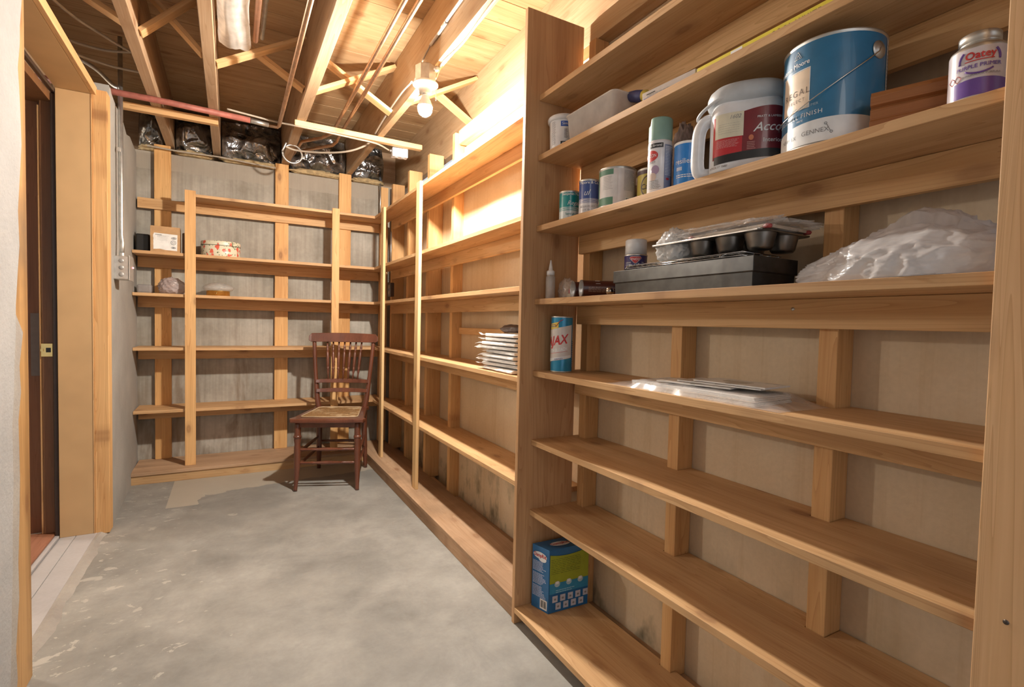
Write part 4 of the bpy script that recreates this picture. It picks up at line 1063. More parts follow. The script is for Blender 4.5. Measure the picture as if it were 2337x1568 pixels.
for a0, a1 in ((2.45, 3.25), (4.0, 5.42), (6.15, 6.95)):
    P = []
    for i in range(14):
        a = a0+(a1-a0)*i/13; p, n_ = fn5(.005+.024*math.cos(a), .0565+.0205*math.sin(a)); P.append(Vector(p)+Vector(n_)*.0006)
    mb.tube(P, .0014, 6)
mb.build('purple_ring', T['purple'], c)
for uu in (-.030, -.021):
    mb = MB(); P = [fn5(uu+a, .034+b) for a, b in ((0, -.0055), (.0055, 0), (0, .0055), (-.0055, 0))]
    mb.tube([Vector(p)+Vector(n_)*.0006 for p, n_ in P], .0004, 5, closed=True); mb.build('hazard_diamond', T['red'], c)

# ------------------------------------------------------------------ second shelf: bucket, bin, screwdriver, box, yellow level
c = face_root('plastic_pail', 1.034, 1.524, ZN['B'], 'white plastic tub with a rounded lid beside the tall side panel', 'tub')
MB().lathe([(0, 0), (.0455, 0), (.047, .003), (.0505, .108), (.0505, .112)], 48).build('pail_body', M_WPLAST, c)
MB().lathe([(.0505, .104), (.056, .106), (.0565, .116), (.054, .121), (.050, .124), (.040, .128), (.0, .129)], 48).build('lid', simple('lid_white', (.74, .74, .76), .4), c)
fb = lambda du: (lambda u, v: (lambda a, rr_: ((rr_*math.cos(a), rr_*math.sin(a), v), (math.cos(a), math.sin(a), 0)))((u+du)/.049, .0472+.0033*v/.108+.0002))
patch(fb(0), -.010, .05, .080, .098, 'blue_label', simple('label_blue', (.03, .10, .45), .4), c, .0004, 14)
text_obj('label_lettering', 'Simple', .0135, lambda u, v: fb(0)(u+.012, v+.085), T['white'], c, .0008)
patch(fb(0), -.010, .016, .017, .030, 'dark_label', T['black'], c, .0004, 8)
text_obj('label_lettering', 'CUSTOM', .0085, lambda u, v: fb(0)(u+.013, v+.0205), T['white'], c, .0008, .02)
lines_patch(fb(0), .002, .014, .040, .072, 8, 'fine_print', T['black'], c, .0006, seed=41)
lines_patch(fb(0), -.046, -.028, .02, .10, 24, 'fine_print', T['grey'], c, .0005, seed=42)
patch(fb(0), .022, .04, .020, .028, 'small_blue_label', T['blue'], c, .0004, 8)

M_TRANS = plastic_film('milky_bin', (.93, .90, .87), .93, .35, .45)
b = root('plastic_bin', (1.040, 1.322, ZN['B']), math.radians(0), 'milky translucent rectangular bin on the second shelf from the top', 'bin')
def bin_mesh():
    mb = MB(); segs = 8; rows = []
    def rr_(hx, hy, rad, z):
        P = []
        for cx, cy_, a0 in ((hx-rad, hy-rad, 0), (-hx+rad, hy-rad, PI/2), (-hx+rad, -hy+rad, PI), (hx-rad, -hy+rad, 1.5*PI)):
            for i in range(segs+1):
                a = a0+PI/2*i/segs; P.append((cx+rad*math.cos(a), cy_+rad*math.sin(a), z))
        return [mb.bm.verts.new(p) for p in P]
    rows = [rr_(.044, .115, .014, 0), rr_(.052, .124, .018, .088), rr_(.056, .128, .020, .089), rr_(.056, .128, .020, .093), rr_(.050, .122, .017, .093), rr_(.042, .113, .013, .003)]
    n = len(rows[0])
    for p, q in zip(rows, rows[1:]):
        for i in range(n): mb.face([p[i], p[(i+1) % n], q[(i+1) % n], q[i]], True)
    mb.face(rows[0][::-1]); mb.face(rows[-1]); return mb
o = bin_mesh().build('bin_shell', M_TRANS, b)
s_ = root('screwdriver', (1.060, 1.125, ZN['B']+.062), 0, 'screwdriver with blue handle and yellow end poking out of the milky bin', 'screwdriver')
s_.rotation_euler = (math.radians(17), 0, math.radians(4))
ax = lambda p: Vector((p.x, p.z, p.y))
MB().lathe([(0, 0), (.010, .002), (.0155, .012), (.016, .024), (.014, .026)], 24, ax).build('end_cap', simple('yellow_grip', (.62, .50, .09), .45), s_)
MB().lathe([(.014, .026), (.0165, .032), (.0175, .055), (.0150, .080), (.011, .098), (.013, .108), (.0, .112)], 24, ax).build('handle', simple('indigo_grip', (.06, .07, .20), .5), s_)
MB().lathe([(.004, .110), (.004, .20), (.0, .202)], 12, ax).build('shaft', M_CHROME, s_)
bx = root('flat_carton', (1.015, .985, ZN['B']), math.radians(4), 'flat white carton with small print on the second shelf from the top', 'carton')
MB().box((-.03, -.085, 0), (.05, .085, .026)).build('carton_body', simple('grey_carton', (.55, .50, .47), .6), bx, bevel=.001)
cf = flat_fn((-.03, 0, .013), (0, -1, 0), (0, 0, 1))
patch(cf, -.080, .080, -.011, -.004, 'blue_stripe', T['blue'], bx, .0003, 2)
lines_patch(cf, -.070, -.040, .001, .007, 1, 'bold_print', T['black'], bx, .0006, duty=.5, jitter=0, seed=90)
lines_patch(cf, -.068, .01, -.004, .001, 1, 'fine_print', T['grey'], bx, .0006, duty=.3, seed=91)
yl = root('tube_carton', (1.000, .665, ZN['B']), 0, 'long yellow fluorescent tube carton with black lettering behind the shelf edge', 'carton')
MB().box((-.012, -.36, 0), (.033, .225, .0205)).build('rule_body', simple('yellow_paint', (.72, .62, .06), .35, coat=.3), yl, bevel=.001)
yf_ = flat_fn((-.012, 0, .0102), (0, -1, 0), (0, 0, 1))
text_obj('carton_lettering', 'COOL-WHITE', .0150, lambda u, v: yf_(u+.02, v-.0075), T['black'], yl, .0003, .03, spacing=1.15)
patch(yf_, -.13, -.10, .002, .008, 'white_sticker', T['white'], yl, .0003, 2)

# ------------------------------------------------------------------ fourth shelf
zD = ZN['D']
# glue bottle in a clear bag
gb = face_root('glue_bottle', 1.010, 1.548, zD, 'small white glue bottle with a pointed nozzle by the tall side panel', 'bottle')
MB().lathe([(0, 0), (.016, 0), (.017, .003), (.017, .078), (.014, .086), (.011, .088), (0, .088)], 28).build('bottle_body', plastic_film('bottle_milky', (.62, .58, .54), .9, .3, .3), gb)
MB().lathe([(.0, .086), (.0145, .087), (.0145, .100), (.011, .103), (.008, .104), (.0055, .120), (.0022, .140), (0, .141)], 28).build('nozzle', M_WPLAST, gb)
crumple('small_bag', (.012, .040, .040), 5, plastic_film('clear_bag', (.80, .76, .72), .30, .1, .2), .18, 12, True, None, 4, loc=(1.045, 1.50, zD+.001))
tag(bpy.data.objects['small_bag'], 'small clear plastic bag of screws beside the glue bottle', 'bag')
lumber('red_clip', (1.055, 1.455, zD+.0205), (1.080, 1.500, zD+.036), simple('red_plastic', (.45, .02, .04), .35), 'small red plastic clip left of the fallen brown canisters', 'clip')
lumber('putty_block', (1.045, 1.450, zD+.0005), (1.085, 1.495, zD+.020), simple('tan_block', (.55, .46, .34), .7), 'pale block lying under the red clip', 'block')
# two cocoa tins lying down
def lying_can(x, y, r, L, ang, label, nm_):
    # axis points towards -ang, open end first
    o = root(nm_, (x, y, zD+r+.0006), ang, label, 'canister', 'brown canisters lying on their sides')
    ax = lambda p: Vector((p.z, p.x, p.y))
    MB().lathe([(r, .004), (r, L-.003), (r+.001, L), (0, L)], 40, ax).build('canister_body', simple('cocoa_brown', (.075, .018, .014), .3, coat=.5), o)
    MB().lathe([(r+.0012, 0), (r+.0012, .004), (r-.0014, .004), (r-.002, .001), (r-.002, L-.01), (0, L-.01)], 40, ax).build('open_rim', simple('tin_inside', (.55, .56, .57), .35, .5), o)
    return o
lc = lying_can(1.000, 1.352, .0275, .125, math.radians(-24), 'open brown cocoa canister on its side, in front of the other', 'cocoa_canister')
M_BARC = T['white']
lfn = lambda u, v: ((u, .0277*math.cos(v/.0277), .0277*math.sin(v/.0277)), (0, math.cos(v/.0277), math.sin(v/.0277)))
lfn2 = lambda u, v: ((u, -.0277*math.cos(v/.0277), .0277*math.sin(v/.0277)), (0, -math.cos(v/.0277), math.sin(v/.0277)))
patch(lfn2, .045, .060, .016, .034, 'white_tag', M_BARC, lc, .0004, 4)
lines_patch(lfn2, .02, .11, -.012, .006, 6, 'fine_print', simple('tan_print2', (.45, .30, .22), .5), lc, .0004, seed=50)
lying_can(1.012, 1.415, .0275, .115, math.radians(-20), 'brown cocoa canister on its side, partly behind the other', 'cocoa_canister')
kb = root('cabinet_knob', (.992, 1.195, zD), 0, 'small round metal knob lying against the black roasting pan', 'knob')
MB().lathe([(0, -.012), (.008, -.010), (.0115, -.004), (.012, .003), (.009, .008), (.004, .010), (.004, .016), (0, .016)], 24, lambda p: Vector((p.z, p.x, .0122+p.y))).build('knob_body', simple('nickel', (.42, .36, .30), .25, 1), kb)

# moth-proof can
c = face_root('moth_spray_can', 1.061, 1.163, zD, 'short navy blue moth-proofing spray can with a white cap', 'spray can'); rr = .0335
MB().lathe([(0, 0), (.032, 0), (rr, .003), (rr, .118), (.031, .122), (0, .122)], 44).build('can_body', simple('navy_can', (.035, .035, .16), .3, coat=.4), c)
MB().lathe([(.0, .120), (.0315, .121), (.0315, .163), (.029, .166), (0, .166)], 44).build('cap', M_WPLAST, c)
MB().lathe([(rr+.0008, .117), (rr+.0012, .119), (rr, .121)], 44).build('rim', M_STEEL, c)
fn6 = cyl_fn(rr+.0003, 0)
for g_, m_, o_ in ((.0012, T['white'], .0008), (0, simple('badge_red', (.62, .05, .06), .35), .0014)):
    patch(fn6, -.0165-g_, .0145+g_, 0, 0, 'badge', m_, c, o_, 24, top=lambda u, g_=g_: .113+g_-.0008*abs((u+.001)/.0155)**8*2, bot=lambda u, g_=g_: .094-g_+.0155*max(0, (abs(u+.001)/.0155-.12))**1.05)
text_obj('badge_lettering', 'ENOZ', .009, cyl_fn(rr+.0003, .1025, -.001/rr), T['white'], c, .0020, .01)
text_obj('brand_lettering', 'moth-', .0165, cyl_fn(rr+.0003, .082, .0), T['white'], c, .0006, .03)
text_obj('brand_lettering', 'proof', .0165, cyl_fn(rr+.0003, .070, -.002/rr), T['white'], c, .0006, .03)
text_obj('small_lettering', 'CEDAR', .0058, cyl_fn(rr+.0003, .094, -.023/rr), T['white'], c, .0006)
text_obj('small_lettering', 'SCENTED', .0050, cyl_fn(rr+.0003, .088, -.023/rr), T['white'], c, .0006)
text_obj('small_lettering', 'SIX', .0058, cyl_fn(rr+.0003, .094, .021/rr), T['white'], c, .0006)
text_obj('small_lettering', 'MONTH', .0055, cyl_fn(rr+.0003, .088, .019/rr), T['white'], c, .0006)

# black roasting pan
rp = root('roasting_pan', (0, 0, zD+.0004), 0, 'long black rectangular roasting pan holding the rack and muffin tin', 'pan')
def pan_ring(ins, z):
    return [(.980+ins, 1.165-ins, z), (.980+ins, .710+ins, z), (1.135-ins, .710+ins, z), (1.135-ins, 1.165-ins, z)]
M_PAN = simple('dark_enamel', (.035, .034, .033), .28, .4, coat=.3, vary=.3)
mb = MB(); rows = [[mb.bm.verts.new(p) for p in pan_ring(*q)] for q in ((.004, 0), (.003, .032), (-.001, .033), (-.001, .067), (.004, .067), (.006, .012))]
for p, q in zip(rows, rows[1:]):
    for i in range(4): mb.face([p[i], p[(i+1) % 4], q[(i+1) % 4], q[i]])
mb.face(rows[0]); mb.face(rows[-1]); mb.build('pan_shell', M_PAN, rp, bevel=.0012)
# wire cooling rack
wr = root('wire_rack', (0, 0, zD+.0690), 0, 'bright wire cooling rack laid across the black roasting pan', 'rack')
mb = MB()
fr_ = [(.990, 1.120, .002), (.990, .745, .002), (1.130, .745, .002), (1.130, 1.120, .002)]
mb.tube(fr_, .0018, 6, closed=True); mb.tube([(a, b, .010) for a, b, c_ in fr_], .0016, 6, closed=True)
for i in range(19):
    yy = 1.115-.0195*i; mb.tube([(.990, yy, .0105), (1.130, yy, .0105)], .0011, 5)
for i in range(5):
    xx = 1.0+.03*i; mb.tube([(xx, 1.12, .0085), (xx, .745, .0085)], .0011, 5)
for yy in (1.12, .80): mb.tube([(.990, yy, .010), (.992, yy+.012, .0005), (.990, yy-.014, .010)], .0016, 6)
mb.build('rack_wires', M_CHROME, wr)
# muffin tin
mt_ = root('muffin_tin', (1.065, .815, zD+.0825), math.radians(0), 'dark muffin tin with round cups resting on the wire rack', 'baking tin')
M_TIN = simple('worn_tin', (.22, .20, .18), .33, .9, vary=.35, scale=20)
mb = MB()
xs_, ys_ = (-.042, .038), (-.088, -.010, .068, .146)
mb.prism([(-.088, -.125), (.080, -.125), (.088, -.115), (.088, .185), (.080, .195), (-.088, .195), (-.094, .187), (-.094, -.117)], .036, .039)
for a in xs_:
    for b_ in ys_:
        mb.lathe([(0, .001), (.022, .001), (.026, .006), (.033, .0365), (.0335, .0395), (.031, .0395), (.0245, .007), (0, .004)], 28, lambda p, a=a, b_=b_: Vector((a+p.x, b_+p.y, p.z)))
mb.build('tin_body', M_TIN, mt_)
MB().tube([(-.091, -.119, .0385), (-.091, .189, .0385), (.085, .189, .0385), (.085, -.119, .0385)], .0022, 6, closed=True).build('rolled_rim', M_CHROME, mt_)
# packaged board in clear plastic on top
pk = root('wrapped_tray', (1.065, .80, zD+.1235), 0, 'pale tray in clear plastic with red corners on the muffin tin', 'packaged tray')
MB().box((-.07, -.11, .003), (.075, .16, .010)).build('tray_board', simple('pale_board', (.62, .52, .42), .6), pk, bevel=.001)
for a, b_ in ((-.068, -.108), (.072, -.108), (-.068, .095)):
    crumple('red_corner', (.006, .010, .006), 3, simple('dull_red_tape', (.36, .05, .045), .4), .1, 6, True, pk, 3, loc=(a, b_, .0))
o = crumple('plastic_wrap', (.086, .155, .019), 21, plastic_film('clear_wrap2', (.85, .82, .80), .34, .10, .2), .12, 9, True, pk, 5, loc=(.002, .02, 0), ridg=1.2,
            shape=lambda p: Vector((superel(math.atan2(p.y, p.x), 1, 1, 4)[0]*math.hypot(p.x, p.y), superel(math.atan2(p.y, p.x), 1, 1, 4)[1]*math.hypot(p.x, p.y), p.z)))
# crumpled white bag in front
M_BAG = plastic_film('white_bag', (.95, .95, .98), .95, .26, .45)
M_BAG2 = plastic_film('clear_white_bag', (.95, .95, .95), .86, .18, .4)
o = crumple('crumpled_bag', (.032, .048, .046), 31, M_BAG2, .15, 6, True, None, 5, loc=(1.012, .968, zD+.0815), ridg=1.3)
tag(o, 'crumpled clear white plastic bag on the left end of the wire rack', 'plastic bag')
# large white bag
def big_bag():
    bm = bmesh.new(); bmesh.ops.create_icosphere(bm, subdivisions=6, radius=1)
    for v in bm.verts:
        p = v.co.copy(); t = (p.y+1)/2                       # 0 near post, 1 far end
        q = Vector((p.x*1.5, p.y*2.2, p.z*1.1))+Vector((8.3, 1.1, 4.4))
        n1 = noise.noise(q); n2 = 1-2*abs(noise.noise(q*1.9+Vector((3, 0, 0)))); n3 = 1-2*abs(noise.noise(Vector((q.x*2.5, q.y*3.5, q.z*1.4))+Vector((0, 7, 0)))); n4 = 1-2*abs(noise.noise(q*7))
        vq = Vector((p.x*2.2, p.y*3.6+.8*p.z, p.z*1.1))+Vector((noise.noise(q*1.7), 0, noise.noise(q*2.1)))*.5
        d_, _ = noise.voronoi(vq+Vector((4, 9, 2))); e_, _ = noise.voronoi(vq*2.1+Vector((1, 3, 7)))
        r = 1+.12*n1+.085*math.exp(-5.5*(d_[1]-d_[0]))+.040*math.exp(-6*(e_[1]-e_[0]))
        hgt = .062+.034*math.exp(-((p.y+.02)/.42)**2)*(1 if p.x > -.3 else .35)
        hgt *= 1-.25*max(0, p.y-.45)/.55
        X = p.x*.108*r*(1-.30*max(0, p.y)**2); Y = p.y*.196*r; Z = p.z*hgt*r
        Z = max(Z, -.018)+.018
        if p.z > 0: Z += .012*math.exp(-((p.x-.15)/.25)**2)*math.exp(-((p.y+.12)/.22)**2)
        v.co = (X, Y, Z)
    for f in bm.faces: f.smooth = True
    me = bpy.data.meshes.new('white_plastic_bag'); bm.to_mesh(me); bm.free(); me.materials.append(M_BAG)
    o = bpy.data.objects.new('white_plastic_bag', me); COL.objects.link(o); return o
o = big_bag(); o.location = (1.082, .452, zD+.0005)
tag(o, 'big puffy white plastic bag filling the right end of the fourth shelf', 'plastic bag')
o = crumple('maroon_bundle', (.030, .040, .040), 8, simple('maroon_cloth', (.20, .02, .03), .6), .15, 8, True, None, 4, loc=(1.165, .268, zD+.001))
o.location = (1.185, .24, zD+.001); o.scale = (.9, 1.0, 1.45)
tag(o, 'dark red bundle behind the big white plastic bag', 'bundle')

# ------------------------------------------------------------------ fifth shelf
zE = ZN['E']
c = face_root('cleanser_can', 1.045, 1.518, zE, 'blue and white cardboard can of scouring cleanser with red lettering', 'cleanser can'); rr = .0385; hh = .200
MB().lathe([(0, 0), (rr-.001, 0), (rr+.001, .002), (rr, .005), (rr, hh-.005), (rr+.001, hh-.003), (rr+.0008, hh), (rr-.003, hh), (rr-.004, hh-.003), (0, hh-.003)], 48).build('can_body', M_STEEL, c)
MB().lathe([(rr+.0003, .005), (rr+.0003, hh-.005)], 48).build('label_wrap', simple('cleanser_blue', (.01, .26, .50), .22, .2, coat=.5), c)
fn7 = cyl_fn(rr+.0005, 0)
patch(fn7, -.070, .042, 0, 0, 'white_field', simple('silver_white', (.66, .62, .60), .35), c, .0003, 36, bot=lambda u: .036+(u+.06)*.17, top=lambda u: .150+(u+.06)*.20)
patch(fn7, -.070, .040, 0, 0, 'white_stripe', T['white'], c, .0006, 36, bot=lambda u: .038+(u+.06)*.17, top=lambda u: .047+(u+.06)*.17)
text_obj('formula_lettering', 'FORMULA', .0066, cyl_fn(rr+.0005, .0465, -.010/rr, .17), T['blue'], c, .0012, .015)
text_obj('brand_lettering', 'AJAX', .046, cyl_fn(rr+.0005, .098, -.021/rr, .17), T['white'], c, .0007, .060, shear=.18, xs=.78)
text_obj('brand_lettering', 'AJAX', .046, cyl_fn(rr+.0005, .098, -.021/rr, .17), T['red'], c, .0013, .032, shear=.18, xs=.78)
text_obj('bleach_lettering', 'WITH BLEACH', .0165, cyl_fn(rr+.0005, .074, -.018/rr, .17), T['white'], c, .0008, .03, xs=.72)
patch(fn7, -.05, .022, 0, 0, 'bleach_rule', T['red'], c, .0008, 20, bot=lambda u: .070+(u+.018)*.17, top=lambda u: .071+(u+.018)*.17)
patch(fn7, -.048, -.012, .0, .0, 'yellow_tag', T['yellow'], c, .0009, 12, bot=lambda u: .153+(u+.04)*.2, top=lambda u: .174+(u+.04)*.2)
lines_patch(fn7, -.044, -.018, .160, .172, 2, 'fine_print', T['blue'], c, .0013, duty=.35, seed=62)
mb = MB(); mb.tube([Vector(fn7(u, v)[0])+Vector(fn7(u, v)[1])*.0014 for u, v in ((-.026, .170), (-.021, .164), (-.008, .182), (.004, .188))], .0012, 6); mb.build('red_tick', T['red'], c)
patch(fn7, .046, .062, .012, .112, 'dark_side_panel', simple('ink_panel', (.02, .05, .12), .4), c, .0004, 6)
lines_patch(fn7, .047, .060, .02, .11, 14, 'fine_print', T['white'], c, .0007, seed=61)
# stacked sheets in plastic
sh = root('sheet_bundle', (0, 0, zE+.0004), 0, 'thin stack of white sheets in clear plastic on the fifth shelf', 'sheet stack')
P4 = [(.982, 1.075), (.990, .700), (1.145, .715), (1.150, 1.095)]
for k in range(6):
    z0 = .0005+.0032*k; o_ = .002*((k*7) % 3)
    MB().prism([(a+o_, b_+o_*1.5) for a, b_ in P4][::-1], z0, z0+.0026).build('sheet', M_PAPER, sh)
wrapf = plastic_film('sheet_wrap', (.84, .82, .82), .36, .10, .2)
mb = MB(); nx, ny = 16, 40; g_ = []
for i in range(nx+1):
    row = []
    for k in range(ny+1):
        u, t = i/nx, k/ny
        x = .968+.185*u; yv = 1.175-.545*t
        edge = min(1, min(u, 1-u)*9, )*min(1, min(t*4.2, (1-t)*6.5))
        z = .0006+.0235*edge+.003*noise.noise(Vector((x*40, yv*26, 1)))*(.3+edge)
        row.append(mb.bm.verts.new((x+.004*noise.noise(Vector((yv*20, 3, 1))), yv, max(.0004, z))))
    g_.append(row)
for i in range(nx):
    for k in range(ny): mb.face([g_[i][k], g_[i+1][k], g_[i+1][k+1], g_[i][k+1]], True)
mb.build('plastic_sleeve', wrapf, sh)
def booklet_mat():
    m, nt, bs = nm('booklet_cover'); v = objvec(nt, False)
    vo = node(nt, 'ShaderNodeTexVoronoi', distance='CHEBYCHEV'); vo.inputs['Scale'].default_value = 16; nt.links.new(v, vo.inputs['Vector'])
    s_ = node(nt, 'ShaderNodeSeparateColor'); nt.links.new(vo.outputs['Color'], s_.inputs[0])
    nt.links.new(ramp(nt, s_.outputs[0], [(.3, (.78, .75, .71)), (.55, (.64, .60, .55)), (.8, (.36, .32, .26)), (.95, (.70, .67, .62))]), bs.inputs['Base Color']); bs.inputs['Roughness'].default_value = .35
    return m
MBK = booklet_mat()
for (x, yv, z, a, w_, l_, l) in [(1.060, .900, .0262, 12, .055, .10, 'lower booklet lying on the plastic-wrapped sheets'), (1.088, .845, .0305, 8, .055, .11, 'middle printed booklet on the plastic-wrapped sheets'), (1.092, .815, .0350, 4, .052, .095, 'top printed booklet on the plastic-wrapped sheets')]:
    bk = root('booklet', (x, yv, zE+z), math.radians(a), l, 'booklet', 'booklets on the wrapped sheets')
    MB().box((-w_, -l_, 0), (w_, l_, .0028)).build('pages', M_PAPER, bk)
    MB().box((-w_-.0005, -l_-.0005, .0028), (w_+.0005, l_+.0005, .0034)).build('cover', MBK, bk)

# ------------------------------------------------------------------ bottom shelf: blue moisture absorber box
db = root('moisture_absorber_box', (.998, 1.490, .0625), 0, 'bright blue and lime moisture absorber box on the bottom shelf', 'box')
# corner at origin; narrow side to the left (towards the panel), broad side facing the camera
A_ = Vector((-.022, .080, 0)); B_ = Vector((.172, -.006, 0)); HB = .232
P_ = [Vector((0, 0, 0)), B_, A_+B_, A_]
mb = MB(); lo = [mb.bm.verts.new(p) for p in P_]; hi = [mb.bm.verts.new(p+Vector((0, 0, HB))) for p in P_]
mb.face(lo[::-1]); mb.face(hi)
for i in range(4): mb.face([lo[i], lo[(i+1) % 4], hi[(i+1) % 4], hi[i]])
mb.build('carton', simple('carton_blue', (.012, .14, .36), .4, coat=.25), db, bevel=.0012)
ff = flat_fn((0, 0, 0), B_, (0, 0, 1)); BW = B_.length
sf = flat_fn(A_, -A_, (0, 0, 1)); AW = A_.length
tf = flat_fn((0, 0, HB), B_, A_)
patch(ff, .003, BW-.002, 0, 0, 'lime_panel', simple('lime_print', (.34, .40, .03), .45), db, .0016, 30, bot=lambda u: .108+.0*u, top=lambda u: .205+1.6*(u-BW*.45)**2)
patch(ff, .003, BW-.002, .070, .1075, 'mid_blue_panel', simple('mid_blue_print', (.03, .26, .48), .45), db, .0015, 4)
lines_patch(ff, .008, BW-.03, .140, .198, 9, 'fine_print', simple('olive_print', (.16, .18, .03), .5), db, .0019, duty=.22, seed=71, slope=.0)
lines_patch(ff, .03, BW-.06, .070, .084, 2, 'fine_print', simple('pale_cyan_print', (.35, .60, .75), .5), db, .0019, duty=.35, seed=72)
M_ICON = simple('icon_print', (.55, .56, .64), .5)
k = 0
for vv, uo, nn_ in ((.038, .016, 5), (.010, .030, 4)):
    for i in range(nn_):
        u0 = uo+i*.033; o = patch(ff, u0, u0+.022, vv, vv+.024, 'icon', M_ICON, db, .0019, 2)
        disc_patch(ff, u0+.011, vv+.011, .005, .004, 'icon_mark', T['grey'], db, .0023, 10)
for i, u0 in enumerate((.035, .085, .135)):
    disc_patch(ff, u0, .104, .012, .011, 'picture', simple('pic_blue', (.40, .55, .62), .5), db, .0021, 16)
    patch(ff, u0-.008, u0+.006, .104, .114, 'picture', T['white'], db, .0024, 2)
# side face
disc_patch(sf, AW*.48, .200, .033, .013, 'white_cloud', T['white'], db, .0014); disc_patch(sf, AW*.62, .190, .019, .011, 'white_cloud', T['white'], db, .0013)
text_obj('brand_lettering', 'DampRid', .0185, lambda u, v: sf(u+AW*.48, v+.195), T['red'], db, .0022, .02, xs=.85)
for (v0, v1, kk) in ((.140, .178, 8), (.092, .134, 9), (.046, .088, 9)):
    lines_patch(sf, .006, AW-.012, v0, v1, kk, 'fine_print', simple('pale_print', (.50, .60, .78), .5), db, .0014, duty=.5, jitter=.35, seed=int(v0*1000))
barcode(sf, AW*.52, AW-.006, .008, .044, db, 9)
disc_patch(tf, BW*.45, AW*.45, .040, .018, 'white_cloud', T['white'], db, .0014)
text_obj('brand_lettering', 'DampRid', .020, lambda u, v: tf(u+BW*.45, v+AW*.40), T['red'], db, .0020, .02)

# ------------------------------------------------------------------ far shelving contents: stack of plastic-wrapped shades
zd = ZF['d']
for k in range(9):
    w_ = root('wrapped_packet', (1.045+.006*((k*5) % 3), 1.985, zd+.0012+.0188*k), math.radians(-3+2.2*((k*7) % 4)),
              None, 'packet', 'stack of plastic-wrapped packets')
    w_['label'] = ['flat packet in clear plastic at the very bottom of the stack', 'plastic-wrapped packet, second from the bottom of the stack', 'plastic-wrapped packet, third from the bottom of the stack', 'plastic-wrapped packet, fourth from the bottom of the stack',
                   'plastic-wrapped packet in the exact middle of the stack', 'plastic-wrapped packet, fourth from the top of the stack', 'plastic-wrapped packet, third from the top of the stack', 'plastic-wrapped packet, second from the top of the stack', 'plastic-wrapped packet on top of the stack'][k]
    MB().box((-.018, -.145, .0015), (.085, .155, .0150)).build('folded_content', simple('packet_white', (.80, .78, .75), .7), w_, bevel=.003)
    mb = MB(); nx, ny = 10, 26; g_ = []
    for i in range(nx+1):
        row = []
        for q in range(ny+1):
            u, t = i/nx, q/ny; x = -.032+.13*u; yv = -.155+.355*t
            e = min(1, min(u, 1-u)*5)*min(1, (1-t)*3.2)
            tail = max(0, (t-.82)/.18)
            z = .0088+.0072*e+.007*noise.noise(Vector((x*35, yv*22, k*3.1)))*tail*2.5+.003*noise.noise(Vector((x*60, yv*40, k)))
            row.append(mb.bm.verts.new((x+.010*noise.noise(Vector((yv*14, k*2, 0))), yv+.015*noise.noise(Vector((x*30, k, 4))), min(z, .0180))))
        g_.append(row)
    for i in range(nx):
        for q in range(ny): mb.face([g_[i][q], g_[i+1][q], g_[i+1][q+1], g_[i][q+1]], True)
    mb.build('plastic_sleeve', plastic_film('packet_film', (.90, .89, .88), .80, .38, .35), w_)
o = crumple('dark_wrapped_roll', (.032, .085, .020), 44, simple('dark_roll', (.10, .07, .06), .4), .12, 8, True, None, 4, loc=(1.085, 1.96, zd+.1735))
tag(o, 'dark rolled item lying on top of the stack of wrapped packets', 'roll')

# ------------------------------------------------------------------ back shelving contents
zb, zc = ZF['b'], ZF['c']
cb = root('cardboard_box', (-.385, 4.185, zb), math.radians(2), 'small brown cardboard box with a torn white label', 'box')
MB().box((-.083, -.055, 0), (.083, .075, .170)).build('carton', M_CARD, cb, bevel=.001)
bf = flat_fn((0, -.055, 0), (1, 0, 0), (0, 0, 1))
mb = MB(); rnd = random.Random(3); P = [(-.068+.003*rnd.random(), .018+.013*i) for i in range(8)]
out = [(-.066, .016), (-.03, .020), (0, .014), (.066, .012), (.068, .12), (.0, .122), (-.062, .124)]+[(-.068+.003*rnd.random(), .11-.012*i) for i in range(7)]
mb.face([mb.bm.verts.new(Vector(bf(a, b_)[0])+Vector((0, -.0007, 0))) for a, b_ in out]); mb.build('torn_label', M_PAPER, cb)
lines_patch(bf, -.055, -.020, .108, .118, 1, 'bold_print', T['grey'], cb, .0012, duty=.5, jitter=0, seed=83)
lines_patch(bf, -.045, .020, .098, .112, 2, 'fine_print', T['grey'], cb, .0012, duty=.25, seed=82)
lines_patch(bf, -.045, .02, .075, .100, 3, 'fine_print', T['grey'], cb, .0012, duty=.12, seed=81)
for a, b_, q, w2 in ((.045, .066, .014, .014), (.047, .095, .014, .006), (.045, .032, .013, .005)):
    mb = MB(); mb.tube([Vector(bf(a+q*math.cos(t_), b_+w2*math.sin(t_))[0])+Vector((0, -.001, 0)) for t_ in [2*PI*i/14 for i in range(14)]], .0016, 5, closed=True)
    mb.tube([Vector(bf(a+q*.45*math.cos(t_), b_+w2*.45*math.sin(t_))[0])+Vector((0, -.001, 0)) for t_ in [2*PI*i/10 for i in range(10)]], .0016, 5, closed=True); mb.build('printed_part', T['grey'], cb)
lumber('black_case', (-.553, 4.190, zb+.0005), (-.478, 4.330, zb+.118), M_BLACK, 'black case left of the cardboard box', 'case', bevel=.008)
o = face_root('grey_cylinder', -.268, 4.235, zb, 'pale grey round canister half hidden by the left post', 'canister')
MB().lathe([(0, 0), (.028, 0), (.029, .004), (.029, .012), (.027, .014), (.027, .146), (.024, .150), (0, .150)], 32).build('canister_body', simple('greyish', (.36, .32, .29), .5), o)

